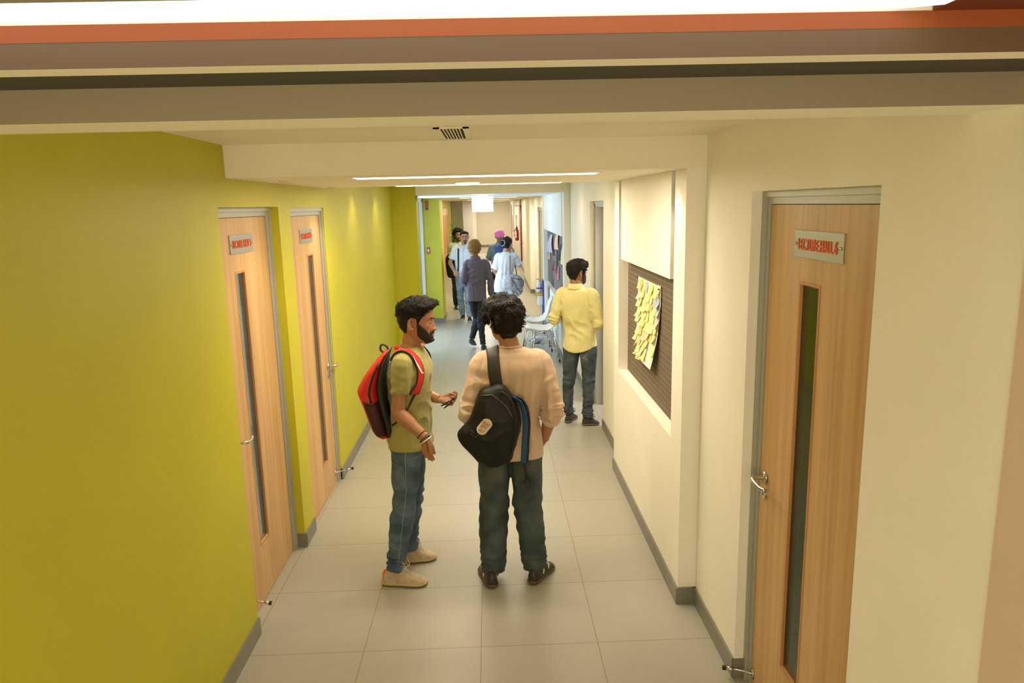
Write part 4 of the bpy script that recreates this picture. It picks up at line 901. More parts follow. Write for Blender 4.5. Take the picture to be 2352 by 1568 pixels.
    if s.get('beard'): patch(X, s['beard'], -.1219, .01, 60, 150, cut=-.0012, namp=.0018, nscale=300).build('beard', s['beard_mat'], t, smooth=True)
    if s.get('hair'):
        hm = patch(X, s['hair'], -.118, .118, 90, 140, cut=-.0014, namp=s.get('hair_noise', .004), nscale=s.get('hair_ns', 45))
        ho = hm.build('hair', s['hair_mat'], t, smooth=True)
        if s.get('tufts'):
            cnt, ln, rd, lift, curl = s['tufts']; cc = X @ V3((0, -.03, .06)); hc = X @ V3((0, 0, 0)); fr = Rm.to_3x3() @ V3((0, 1, 0))
            def flow(c, n, cc=cc): return (c-cc)*(1 if s.get('swirl', 1) else 1)+fr*.03*(s.get('sweep', 0))-V3((0, 0, .02))
            tf = tufts(None, hm, cnt, ln, rd, flow, region=lambda p, z0=s.get('tuft_z', -.06): (Xi @ p).z > z0, seed=3, lift=lift, curl=curl)
            tf.build('locks', s['hair_mat'], ho, smooth=True)
    # ---- trousers
    j_ = MB(); tr = s['trousers']; r_ = tr['r']
    j_.loft([(J['hip']-V3((0, 0, .075)), hside*(hw[0]*.80), hfront*(hd[0]*.80), 1.05, 2.3), (J['hip']-V3((0, 0, .02)), hside*(hw[0]+.004), hfront*(hd[0]), 1.08, 2.4), (J['hip']+V3((0, 0, .03)), hside*(hw[0]-.008), hfront*(hd[0]-.008), 1.05, 2.4), (J['hip']+V3((0, 0, tr.get('waist', .06))), hside*(hw[0]-.02), hfront*(hd[0]-.020), 1, 2.4)], n=32, sub=4)
    for sd in 'lr':
        hi, kn, an = J['hip_'+sd], J['knee_'+sd], J['ankle_'+sd]; q = tr.get('bot', .0)
        limb(j_, [hi+V3((0, 0, .02)), hi.lerp(kn, .12), hi.lerp(kn, .45), hi.lerp(kn, .82), kn, kn.lerp(an, .3), kn.lerp(an, .7), an+V3((0, 0, q))], [(x, x*1.04) for x in r_], n=24)
    jm = remesh(j_, vox, 6)
    folds = []
    for sd in 'lr':
        kn, an, hi = J['knee_'+sd], J['ankle_'+sd], J['hip_'+sd]; ax = (kn-an).normalized()
        folds += [(an+V3((0, 0, .06)), .14, ax, 34, tr.get('stack', .008)), (kn, .17, ax, 17, .007), (hi-V3((0, 0, .05)), .14, (hside*(1 if sd == 'r' else -1)+V3((0, 0, 1))).normalized(), 16, .005), (kn.lerp(an, .45), .18, ax, 15, .005)]
    jm = wrinkle(jm, folds, .002, 8); jo = jm.build(tr.get('name', 'jeans'), tr['mat'], t, smooth=True)
    # ---- top
    c_ = MB(); tp_ = s['top']; grow = tp_.get('grow', .006)
    torso(c_, J['hip']+V3((0, 0, .02)), J['waist'], J['chest'], J['shl'], J['neck']+V3((0, 0, tp_.get('neck', -.024 if tp_.get('collar') else -.012))), side, front, (hw[0]+tp_.get('hipw', 0), hw[1], hw[2]), hd, grow=grow, hem=J['hem'], shw=s['shw'])
    folds = []
    for sd in 'lr':
        sh, el, wr = J['shoulder_'+sd], J['elbow_'+sd], J['wrist_'+sd]; e_ = tp_['sleeve'] if not isinstance(tp_['sleeve'], dict) else tp_['sleeve'][sd]; sr = tp_.get('sr', 1.0)
        if e_ <= 1: limb(c_, [sh.lerp(J['shl'], .35), sh, sh.lerp(el, e_*.5), sh.lerp(el, e_)], [.060*k, .064*k*sr, .062*k*sr, .060*k*sr*tp_.get('flare', 1)])
        else:
            q = e_-1; limb(c_, [sh.lerp(J['shl'], .35), sh, sh.lerp(el, .45), sh.lerp(el, .85), el, el.lerp(wr, q*.5), el.lerp(wr, q)], [.058*k, .062*k*sr, .060*k*sr, .054*k*sr, .053*k*sr, .051*k*sr, .044*k*sr])
            folds += [(el, .12, (sh-el).normalized(), 26, tp_.get('elbow', .009)), (el.lerp(wr, q*.8), .10, (el-wr).normalized(), 34, tp_.get('cuff', .007))]
        folds += [(sh.lerp(el, .3)+V3((0, 0, -.03)), .14, (sh-el).normalized(), 14, .005), (sh-side*(.04 if sd == 'r' else -.04)-V3((0, 0, .10)), .13, (V3((0, 0, 1))+side*(.7 if sd == 'r' else -.7)).normalized(), 15, .006)]
    folds += [(J['waist'], .24, V3((0, 0, 1)), 11, tp_.get('waistfold', .005)), (J['hem']+V3((0, 0, .10)), .16, V3((0, 0, 1)), 16, .003)]
    cm = remesh(c_, vox, 5); cm = wrinkle(cm, folds, .0025, 7)
    if tp_.get('drape'): cm = drape(cm, J['hem'].z, J['shl'].z-.02, 16, tp_['drape'])
    if tp_.get('tail'):
        for i, p in enumerate(cm.v):
            z0 = J['hem'].z
            if p[2] < z0+.05:
                q = (V3(p)-J['hem']); a_ = abs(q.dot(side))/(hw[0]+.01); cm.v[i] = (p[0], p[1], p[2]+(tp_['tail']*min(1, a_)**2-tp_['tail']*.5)*min(1, (z0+.05-p[2])/.05))
    co = cm.build(tp_['name'], tp_['mat'], t, smooth=True)
    if tp_.get('collar'):
        m = MB(); cb = bvh_of(sk)
        R = []
        for i in range(24):
            a_ = 2*PI*i/24+.13; R.append((side*math.sin(a_)*.068+front*math.cos(a_)*.068))
        nkk = J['neck']-V3((0, 0, .008)); bk_ = lambda v: V3((0, 0, .016 if v.dot(front) < 0 else -.008*v.dot(front)/.068)); m.rings([[nkk+v*1.30+V3((0, 0, -.026)) for v in R], [nkk+v*1.22+V3((0, 0, -.010))+bk_(v)*.3 for v in R], [nkk+v*1.02+V3((0, 0, .010))+bk_(v) for v in R], [nkk+v*.94+V3((0, 0, .010))+bk_(v) for v in R], [nkk+v*.95-V3((0, 0, .02)) for v in R]], caps=False); keep = [f for f in m.f if not all(((V3(m.v[k])-nkk).normalized().dot(front) > .80) for k in f)]; m.f = keep; m.m = [0]*len(keep); m.build('collar', tp_['mat'], t, smooth=True)
    # ---- feet
    for sd in 'lr':
        f = s['feet'][sd]; shoe(t, f[0], f[1], s['shoe_mats'], laces=s.get('laces'), w_=s.get('shoe_w', .047), top=s.get('shoe_top', .098), sole_h=s.get('sole_h', .028))
    return dict(t=t, X=X, Xi=Xi, J=J, side=side, front=front, jeans=jm, jeans_o=jo, shirt=cm, shirt_o=co, skin=sk, body_o=so, hside=hside, hfront=hfront)

def turban(X, rx=.108, ry=.122, rz=.105, cz=.045, bands=4.2, tilt=.35, mat_=None, parent=None, zlow=-.75, amp=.009):
    n1, n2 = 56, 96; R = []
    for i in range(n1+1):
        el = -1.05+(PI/2+1.05)*i/n1; ring = []
        for j in range(n2):
            az = 2*PI*j/n2; sa = math.sin(az); s_ = (el+1.05)/2.62*bands+tilt*abs(sa)*2.0*math.cos(el)+.25*math.sin(az); f = s_-math.floor(s_)
            d = amp*(math.sin(f*PI)**.5-.55)*min(1, max(0, (1.45-el)/.25)); d += .003*noise.noise(V3((sa*3, math.cos(az)*3, el*9)))
            q = V3((math.cos(el)*sa*(rx+d), math.cos(el)*math.cos(az)*(ry+d), math.sin(el)*(rz+d)+cz)); q.y -= .02*max(0, math.sin(el)); ring.append(X @ q)
        R.append(ring)
    mb = MB().rings(R); o = mb.build('turban', mat_, parent, smooth=True); return o
def strap_tube(pts, w_, th, hint): return MB().tube(pts, [(w_, th)]*len(pts), 12, sub=4, hint=hint)
SK = dict(a=skin_mat('skin_tan', (.37, .168, .080, 1)), b=skin_mat('skin_brown', (.28, .122, .058, 1)), c=skin_mat('skin_light_tan', (.46, .24, .145, 1)), d=skin_mat('skin_dark_brown', (.20, .10, .06, 1)))
HAIR = mat('black_hair', (.009, .007, .006), .62, bump=.5, bscale=240, stretch=(1, 1, .4), spec=.3); BEARD = mat('dark_beard', (.018, .012, .009), .8, bump=.5, bscale=500)
EYEW = mat('eye_white', (.62, .58, .54), .25); IRIS = mat('dark_iris', (.012, .007, .004), .12)
BASE = dict(eye_white=EYEW, iris=IRIS, hair_mat=HAIR, beard_mat=BEARD)
D = V3
# ---------------------------------------------------------------- man in the olive T-shirt, facing right
OLIVE = mat('olive_cotton', (.32, .29, .088), .85, var=.06, vscale=10, bump=.3, bscale=500, sheen=.2); add_folds(OLIVE, 8, .020, .6)
P1 = person(dict(BASE, label='person in an olive T-shirt and blue jeans with a red backpack, holding pens', skin=SK['a'], voxel=.0055, skin_voxel=.0032, skin_smooth=2, build=.98,
    joints=dict(head=(-.334, .80, 1.572), neck=(-.372, .80, 1.442), shl=(-.385, .80, 1.385), chest=(-.392, .80, 1.225), waist=(-.398, .80, 1.03), hip=(-.415, .80, .86), hem=(-.402, .80, .835),
        shoulder_r=(-.408, .632, 1.362), elbow_r=(-.445, .60, 1.088), wrist_r=(-.292, .53, .955), shoulder_l=(-.372, .965, 1.362), elbow_l=(-.36, 1.02, 1.09), wrist_l=(-.235, .94, 1.062),
        hip_r=(-.42, .715, .83), knee_r=(-.452, .70, .47), ankle_r=(-.520, .675, .085), hip_l=(-.42, .885, .83), knee_l=(-.415, .905, .47), ankle_l=(-.468, .935, .085)),
    head_rot=(-PI/2-.12, -.03, 0), head_scale=1.02, hw=(.163, .150, .178), hd=(.112, .108, .122), shw=.188, gaze=(.0, 1, -.25), lid=2,
    hair=hair_fn(.024, .010, .013, front_lift=.020, fade=1), hair_noise=.006, hair_ns=50, tufts=(4200, .020, .0022, .03, .45), tuft_z=.045, sweep=4, beard=beard_fn(.0065),
    hand_r=dict(fd=(.12, -.12, -1), back=(-.55, -.85, 0), thumb_side=(1, -.45, .1), curls=(.16, .18, .18, .2), thumb=.12, spread=.012, tcurl=.2, s=.86),
    hand_l=dict(fd=(1, -.10, -.12), back=(-.1, .55, -.85), thumb_side=(0, 1, .4), curls=(.80, .95, 1.0, 1.05), thumb=.10, spread=.0, tcurl=.55, s=.95),
    trousers=dict(r=[.086, .090, .085, .068, .064, .066, .055, .055], bot=.005, stack=.007, mat=denim('mid_blue_denim', (.022, .045, .085, 1), (.11, .17, .24, 1))),
    top=dict(name='t_shirt', mat=OLIVE, sleeve=.62, sr=.97, flare=.98, grow=.006, waistfold=.009, drape=.003),
    feet=dict(r=((-.603, .665, 0), (-.328, .640, 0)), l=((-.545, .915, 0), (-.298, .965, 0))), shoe_mats=(mat('beige_knit', (.47, .37, .265), .8, var=.12, vscale=30, bump=.4, bscale=400), mat('yellowed_sole', (.48, .36, .15), .5)), laces=mat('beige_laces', (.60, .52, .40), .8), shoe_w=.050, shoe_top=.115, sole_h=.036))
t1 = P1['t']
# waistband patch, pocket, seam, shoe tag, bracelets
jb = bvh_of(P1['jeans']); sb = bvh_of(P1['shirt'])
cloth_patch(jb, [(0, 0), (.078, -.006), (.078, .044), (0, .05)], (-.530, .35, .845), (1, 0, 0), (0, 0, 1), (0, 1, 0), .003).build('leather_patch', mat('tan_leather', (.50, .26, .09), .6), t1, smooth=True)
pk = denim('pocket_denim', (.03, .055, .10, 1), (.14, .20, .27, 1))
cloth_patch(jb, [(0, 0), (.088, -.008), (.092, .14), (0, .15)], (-.525, .35, .62), (1, 0, 0), (0, 0, 1), (0, 1, 0), .003, 14).build('back_pocket', pk, t1, smooth=True)
st = mat('pale_stitching', (.42, .36, .24), .8)
def seam(bvh, pts, d, r=.0012, off=.0015, n=26):
    out = []
    for i in range(len(pts)-1):
        for k in range(n):
            p = V3(pts[i]).lerp(V3(pts[i+1]), k/n); h = project(bvh, p, d, off)
            if h: out.append(h[0])
    return MB().tube(out, r, 5, sub=1) if len(out) > 2 else None
for pts in ([(-.418, .3, .86), (-.425, .3, .60), (-.45, .3, .44), (-.50, .3, .12)], [(-.524, .3, .765), (-.436, .3, .757), (-.434, .3, .63), (-.48, .3, .612), (-.522, .3, .632)], [(-.385, .3, .80), (-.30, .3, .81)]):
    q = seam(jb, pts, (0, 1, 0)); 
    if q: q.build('seam', st, t1)
tagm = MB().tube([(-.577, .641, .062), (-.579, .642, .078), (-.581, .645, .092), (-.580, .648, .104)], [(.010, .003), (.016, .004), (.010, .004), (.004, .003)], 8, sub=2, hint=(1, .2, 0)); tagm.build('orange_heel_tab', mat('orange_tab', (.85, .12, .03), .6), t1)
W_ = P1['J']['wrist_r']; ax = (P1['J']['elbow_r']-W_).normalized()
def ring_at(c, ax, R, r, sx=1.0, tiltv=None, n=28):
    ax = V3(ax).normalized(); u = ax.orthogonal().normalized(); v = ax.cross(u); return MB().tube([V3(c)+u*R*math.cos(2*PI*i/n)+v*R*sx*math.sin(2*PI*i/n) for i in range(n)], r, 8, sub=1, closed=True)
ring_at(W_+V3((.004, -.004, -.012)), (ax+V3((0, -.15, .5))).normalized(), .036, .0032).build('steel_bangle', mat('polished_silver', (.9, .9, .9), .3, metal=.8), t1, smooth=True)
ring_at(W_+ax*.026, ax, .0305, .0028).build('black_bracelet', M['rubber'], t1, smooth=True)
ring_at(W_+V3((.0, 0, -.006)), (ax+V3((0, .1, .4))).normalized(), .033, .0026).build('dark_cord_bracelet', M['rubber'], t1, smooth=True)
m = MB(); c0 = W_+V3((.010, -.030, -.012)); m.tube([c0, c0+V3((.004, -.004, -.03)), c0+V3((.006, -.002, -.062))], .0016, 6); m.build('bracelet_string', M['rubber'], t1, smooth=True)
cloth_patch(sb, [(0, 0), (.034, 0), (.034, .034), (0, .034)], (.0, .745, 1.235), (0, 1, 0), (0, 0, 1), (-1, 0, 0), .002, 4).build('chest_logo', M['black'], t1, smooth=True)
cloth_patch(sb, [(0, 0), (.014, 0), (.014, .030), (0, .030)], (.0, .735, 1.237), (0, 1, 0), (0, 0, 1), (-1, 0, 0), .004, 3).build('chest_logo_flash', mat('white_red_print', (.7, .25, .2), .6), t1, smooth=True)
nk = P1['J']['neck']; m = MB().tube([nk+V3((.063*math.cos(a_)+.002, .063*math.sin(a_), -.014-.012*math.cos(a_))) for a_ in [2*PI*i/32 for i in range(32)]], .0058, 8, sub=1, closed=True); m.build('neck_rib', OLIVE, t1, smooth=True)
m = MB().tube([nk+V3((.0615*math.cos(a_)+.002, .0615*math.sin(a_), -.004-.016*math.cos(a_))) for a_ in [2*PI*i/32 for i in range(32)]], .0014, 6, sub=1, closed=True); m.build('gold_chain', mat('gold', (.8, .5, .15), .25, metal=1), t1, smooth=True)
# pens held in the left hand
wl = P1['J']['wrist_l']
for (p0, p1, mt, lb) in (((-.222, .885, 1.034), (-.128, .880, 1.088), 'pen_blue', 'dark blue pen with black tip held in the far hand of the man in olive'), ((-.205, .888, 1.020), (-.150, .893, 1.062), 'pen_black', 'short black pen poking down behind the blue pen in the same hand')):
    p0, p1 = V3(p0), V3(p1); tt = thing('pen', p0, lb, 'pen'); d_ = p1-p0
    MB().tube([p0+d_*.12, p1-d_*.25], .0048, 12, sub=1).build('barrel', mat(mt, (.010, .012, .10) if 'blue' in mt else (.015, .015, .016), .3), tt, smooth=True)
    MB().tube([p1-d_*.26, p1], [.0054, .0050], 12, sub=1).tube([p0, p0+d_*.13], [.0030, .0048], 12, sub=1).build('cap', M['black'], tt, smooth=True)

# ---- red backpack
RED = mat('red_nylon', (.62, .018, .012), .55, var=.06, vscale=9, bump=.3, bscale=120); BLK = mat('black_webbing', (.014, .013, .013), .65, bump=.3, bscale=300); MESH = mat('dark_red_mesh', (.045, .006, .006), .7, bump=.6, bscale=700)
bp = thing('backpack', (-.58, .79, .915), 'red backpack with black mesh side pocket on the back of the man in olive', 'backpack')
prof = [(.912, -.570, -.510), (.922, -.594, -.497), (.955, -.618, -.492), (1.0, -.634, -.497), (1.06, -.652, -.512), (1.12, -.672, -.520), (1.165, -.688, -.524), (1.187, -.692, -.526), (1.21, -.684, -.526), (1.26, -.655, -.526), (1.31, -.618, -.522), (1.36, -.575, -.512), (1.395, -.540, -.500), (1.415, -.515, -.492)]
def pack_ring(z, xo, xi, hy, n=36, ex=3.0):
    cx, hx = (xo+xi)/2, (xi-xo)/2; out = []
    for j in range(n):
        a_ = 2*PI*j/n; c_, s_ = math.cos(a_), math.sin(a_); out.append((cx+math.copysign(abs(c_)**(2/ex), c_)*hx, .79+math.copysign(abs(s_)**(2/ex), s_)*hy*(1 if c_ > -.5 else 1), z))
    return out
hyz = lambda z: .150*(1-max(0, (z-1.28)/.15)**2*.45)*(1-max(0, (.95-z)/.05)*.15)
MB().rings([pack_ring(z, xo, xo+(xi-xo)*.80, hyz(z), ex=2.6) for z, xo, xi in prof]).build('main_compartment', RED, bp, smooth=True)
MB().rings([pack_ring(z+.004, xo+(xi-xo)*.72, xi, hyz(z)*.99, ex=4) for z, xo, xi in prof]).build('back_panel', BLK, bp, smooth=True)
def side_grid(z0, z1, f0, f1, yoff, n=10):
    P = []
    for i in range(n+1):
        z = z0+(z1-z0)*i/n; zs_ = [p[0] for p in prof]; xo, xi = interp(z, zs_, [p[1] for p in prof]), interp(z, zs_, [p[2] for p in prof]); fa = f0(i/n) if callable(f0) else f0; fb = f1(i/n) if callable(f1) else f1
        cx, hx = (xo+xo+(xi-xo)*.80)/2, (xi-xo)*.40
        for j in range(n+1):
            x = xo+(xi-xo)*(fa+(fb-fa)*j/n); c_ = min(1, abs((x-cx)/hx)); y = .79-hyz(z)*(max(0, 1-c_**2.6))**(1/2.6)-yoff; P.append((x, y, z))
    return P, n
P_, n = side_grid(.930, 1.125, lambda t: .17+.02*t, lambda t: .93, .006, 12)
P_ = [(x, y-.022*math.sin(PI*min(1, (z-.93)/.2))*math.sin(PI*((k % 13)/12)), z+.012*(abs((k % 13)/12-.45))*(1 if z > 1.10 else 0)*2) for k, (x, y, z) in enumerate(P_)]
m = MB().add(P_, [(i*13+j, i*13+j+1, (i+1)*13+j+1, (i+1)*13+j) for i in range(12) for j in range(12)]); m.add([(x, y+.004, z) for x, y, z in P_], [(i*13+j, (i+1)*13+j, (i+1)*13+j+1, i*13+j+1) for i in range(12) for j in range(12)])
pko = m.build('mesh_pocket', MESH, bp, smooth=True)
MB().tube([P_[12*13+j] for j in range(13)], .0045, 8, sub=1).build('pocket_binding', BLK, pko, smooth=True)
Q_, n = side_grid(1.135, 1.36, lambda t: .45-.02*t, lambda t: .56, .002, 10)
MB().tube([Q_[i*11+int(5)] for i in range(11)], (.0068), 8, sub=1).build('zip', BLK, bp, smooth=True)
MB().tube([(-.505, .79, 1.40), (-.515, .79, 1.432), (-.545, .79, 1.443), (-.552, .79, 1.412), (-.528, .79, 1.392)], [(.012, .006)]*5, 8, sub=3, hint=(0, 1, 0)).build('carry_loop', BLK, bp, smooth=True)
for sgn, y0 in ((-1, .655), (1, .925)):
    q = lambda x, dy, z: (x, y0+sgn*dy, z)
    pts = [q(-.495, .0, 1.385), q(-.462, .0, 1.425), q(-.410, .0, 1.440), q(-.350, .005, 1.400), q(-.308, .015, 1.330), q(-.315, .03, 1.250), q(-.345, .042, 1.185)]
    r_ = ribbon(sb, pts, .062, off=.010, thick=.010, sub=6, nw=12, wdirs=[(0, 1, 0)]*3+[(0, 1, .1)]*1+[(.15, 1, 0)]*3, edge=1); so_ = r_.build('shoulder_strap', [RED, BLK], bp, smooth=True)
    pts2 = [q(-.338, .040, 1.195), q(-.372, .048, 1.13), q(-.40, .045, 1.08), q(-.455, .03, 1.03), q(-.50, .02, 1.0)]
    ribbon(sb, pts2, .026, off=.008, thick=.004, sub=4, nw=4, wdirs=[(.2, 1, 0)]*5).build('webbing_strap', BLK, bp, smooth=True)
    if sgn < 0:   # printed mark on the strap
        bs = bvh_of(r_); mk = MB(); Pn = []; A_ = [V3((-.350, .622, 1.415)), V3((-.322, .618, 1.385)), V3((-.303, .618, 1.340)), V3((-.296, .628, 1.305)), V3((-.293, .650, 1.300))]
        prev = None
        for i in range(25):
            a_ = i/24*(len(A_)-1); k_ = min(int(a_), len(A_)-2); p = A_[k_].lerp(A_[k_+1], a_-k_); p2 = A_[k_].lerp(A_[k_+1], a_-k_+.01); tg = (p2-p).normalized(); h = bs.find_nearest(p); n_ = h[1]
            if n_.x < 0 and n_.y > 0: n_ = -n_
            wd = .0115*math.sin(PI*min(1, (i/24)**1.3*1.02))**.8+.0003; sd_ = n_.cross(tg).normalized(); Pn += [h[0]+n_*.0035-sd_*wd*.5, h[0]+n_*.0035+sd_*wd*.5]
        mk.add([tuple(p) for p in Pn], [(2*i, 2*i+1, 2*i+3, 2*i+2) for i in range(24)]); mk.build('swoosh_mark', M['white'], so_)

# ---------------------------------------------------------------- man in the beige shirt, back to us
BEIGE = mat('beige_jersey', (.60, .435, .31), .85, var=.04, vscale=8, bump=.25, bscale=500, sheen=.2); add_folds(BEIGE, 7, .018, .5, (1, 1, .4))
P2 = person(dict(BASE, label='person in a beige long sleeved shirt seen from behind, black bag on one shoulder', skin=SK['a'], voxel=.0055, skin_voxel=.004, build=1.04,
    joints=dict(head=(.168, .735, 1.575), neck=(.198, .705, 1.440), shl=(.208, .70, 1.385), chest=(.205, .715, 1.215), waist=(.19, .72, 1.01), hip=(.186, .73, .83), hem=(.186, .73, .765),
        shoulder_r=(.378, .70, 1.335), elbow_r=(.440, .67, 1.065), wrist_r=(.392, .765, .845), shoulder_l=(.036, .70, 1.335), elbow_l=(-.058, .66, 1.045), wrist_l=(.02, .86, .96),
        hip_r=(.280, .73, .80), knee_r=(.290, .735, .44), ankle_r=(.318, .68, .085), hip_l=(.092, .73, .80), knee_l=(.082, .735, .44), ankle_l=(.066, .665, .085)),
    head_rot=(.42, -.02, .02), hw=(.178, .165, .190), hd=(.112, .108, .118), shw=.200,
    hair=hair_fn(.032, .026, .028, front_lift=.010), hair_noise=.012, hair_ns=34, tufts=(6500, .022, .0026, .03, .8), tuft_z=-.05,
    hand_r=dict(fd=(-.45, .5, -.6), back=(.8, .3, 0), thumb_side=(0, 1, .5), curls=(.4, .4, .45, .45)), hand_l=dict(fd=(.5, .8, .1), back=(-.5, 0, .8), thumb_side=(.5, -.3, .8), curls=(.5, .5, .5, .5)),
    trousers=dict(r=[.090, .095, .095, .083, .080, .084, .078, .070], bot=-.02, stack=.007, mat=denim('grey_green_denim', (.022, .034, .040, 1), (.085, .112, .118, 1))),
    top=dict(name='long_sleeved_shirt', mat=BEIGE, sleeve=dict(l=1.62, r=1.36), sr=.96, grow=.006, elbow=.011, cuff=.013, drape=.009, waistfold=.005),
    feet=dict(l=((.064, .555, 0), (.010, .825, 0)), r=((.290, .585, 0), (.425, .815, 0))), shoe_mats=(mat('black_brown_leather', (.030, .022, .015), .4, bump=.2, bscale=200), mat('worn_brown_sole', (.085, .055, .028), .55)), shoe_w=.050, shoe_top=.105, sole_h=.034))
t2 = P2['t']; jb2 = bvh_of(P2['jeans']); sb2 = bvh_of(P2['shirt'])
pk2 = denim('pocket_grey_denim', (.030, .038, .036, 1), (.12, .13, .11, 1))
for x0 in (.035, .222):
    cloth_patch(jb2, [(0, .005), (.115, .005), (.105, .10), (.002, .10)], (x0, .3, .635), (1, 0, 0), (0, 0, 1), (0, 1, 0), .003, 14).build('back_pocket', pk2, t2, smooth=True)
    q = seam(jb2, [(x0+.004, .3, .66), (x0+.058, .3, .636), (x0+.112, .3, .66)], (0, 1, 0)); q.build('seam', M['black'], t2)
for sx, x0 in ((1, .318), (-1, .066)):
    pass
q = seam(jb2, [(.186, .3, .755), (.186, .3, .66)], (0, 1, 0)); q.build('seam', M['black'], t2)
cloth_patch(jb2, [(0, 0), (.013, 0), (.013, .05), (0, .05)], (.215, .3, .735), (1, 0, 0), (0, 0, 1), (0, 1, 0), .005, 4).build('belt_loop', pk2, t2, smooth=True)
nk = P2['J']['neck']; MB().tube([nk+V3((.062*math.sin(a_), .062*math.cos(a_), -.014-.008*math.cos(a_))) for a_ in [2*PI*i/32 for i in range(32)]], .006, 8, sub=1, closed=True).build('neck_rib', BEIGE, t2, smooth=True)
for (a0, b0) in ((V3((.290, .585, 0)), V3((.425, .815, 0))), (V3((.064, .555, 0)), V3((.010, .825, 0)))):
    F_ = (b0-a0).normalized(); S_ = F_.cross(V3((0, 0, 1))); m = MB()
    for sg in (1, -1):
        for t_ in (.30, .55): m.tube([a0+F_*(.27*t_)+S_*sg*.042+V3((0, 0, .045)), a0+F_*(.27*t_+.02)+S_*sg*.034+V3((0, 0, .062)), a0+F_*(.27*t_+.012)+S_*sg*.026+V3((0, 0, .078))], [.003, .006, .003], 8)
    m.build('shoe_stripes', mat('silver_trim', (.7, .68, .6), .3), t2, smooth=True)

# ---- black sling bag with the round-ended sticker
NYL = mat('black_nylon', (.009, .0085, .008), .55, var=.1, vscale=10, bump=.25, bscale=150, spec=.3); add_folds(NYL, 7, .02, .6); add_folds(RED, 9, .02, .6)
def pillow(outline, y_back, depth, back, power=2.2, rings=9, n=72, squash=None, axis=None):
    """cushion shape from a closed outline in the x-z plane; bulges towards -y by depth, towards +y by back"""
    O = [np.array(p, float) for p in outline]; K = len(O); pts = []
    for i in range(K):
        for k in range(max(1, n//K)):
            t = k/max(1, n//K); q = [O[(i+d) % K] for d in (-1, 0, 1, 2)]; pts.append(.5*((2*q[1])+(q[2]-q[0])*t+(2*q[0]-5*q[1]+4*q[2]-q[3])*t*t+(3*q[1]-q[0]-3*q[2]+q[3])*t**3))
    cen = np.mean(pts, axis=0); R = []
    sgn = [(r, 1) for r in np.sin(np.linspace(.02, PI/2, rings))]+[(r, -1) for r in np.sin(np.linspace(PI/2, .02, rings))[1:]]
    for r, s_ in sgn:
        h = max(0, 1-r**power)**(1/power)
        R.append([(cen[0]+(p[0]-cen[0])*r, (y_back(cen[0]+(p[0]-cen[0])*r, cen[1]+(p[1]-cen[1])*r) if callable(y_back) else y_back)-(depth*h if s_ > 0 else -back*h), cen[1]+(p[1]-cen[1])*r) for p in pts])
    return MB().rings(R)
ol = [(.088, 1.235), (.135, 1.245), (.175, 1.228), (.208, 1.175), (.238, 1.115), (.252, 1.04), (.238, .955), (.212, .865), (.195, .805), (.140, .765), (.070, .752), (.018, .770), (-.040, .835), (-.098, .900), (-.112, .955), (-.085, .990), (-.040, 1.04), (-.012, 1.12), (.025, 1.205)]
yb = lambda x, z: .575-.02*(x-.1)/.2
sling = thing('sling_bag', (.08, .55, .75), 'black bag with an oval sticker slung on the back of the man in beige', 'bag')
bm_ = remesh(pillow(ol, yb, .085, .045, 2.6), .006, 2); bm_ = wrinkle(bm_, [(V3((.05, .5, 1.0)), .35, V3((.4, 0, 1)).normalized(), 10, .004)], .002, 8)
bm_.build('main_compartment', NYL, sling, smooth=True); bbv = bvh_of(bm_)
GRY = mat('dark_grey_webbing', (.026, .024, .019), .6, bump=.2, bscale=200)
m = MB(); 
ribbon(sb2, [(.118, .60, 1.225), (.108, .600, 1.30), (.100, .605, 1.38), (.098, .66, 1.425), (.098, .72, 1.425), (.085, .80, 1.36), (.06, .83, 1.25)], .072, off=.008, thick=.010, sub=6, nw=7, wdirs=[(1, 0, .05)]*7).build('shoulder_strap', GRY, sling, smooth=True)
MB().tube([(.135, .515, 1.195), (.155, .478, 1.212), (.185, .465, 1.185), (.200, .485, 1.14)], [(.012, .004)]*4, 8, sub=4, hint=(.6, 0, -.8)).build('carry_handle', GRY, sling, smooth=True)
def surf_tube(bvh, pts, r, off=.001, mb=None): 
    o_ = []
    for i in range(len(pts)-1):
        for k in range(8):
            p = V3(pts[i]).lerp(V3(pts[i+1]), k/8); h = project(bvh, p, (0, 1, 0), off)
            if h: o_.append(h[0])
    return (mb or MB()).tube(o_, r, 8, sub=1)
surf_tube(bbv, [(.03, .2, 1.188), (.09, .2, 1.195), (.13, .2, 1.165), (.165, .2, 1.13), (.205, .2, 1.06)], .0045).build('zip', mat('grey_zip', (.035, .037, .04), .4), sling, smooth=True)
surf_tube(bbv, [(.150, .2, 1.235), (.19, .2, 1.16), (.212, .2, 1.06), (.205, .2, .94), (.185, .2, .83)], .0028).build('piping', NYL, sling, smooth=True)
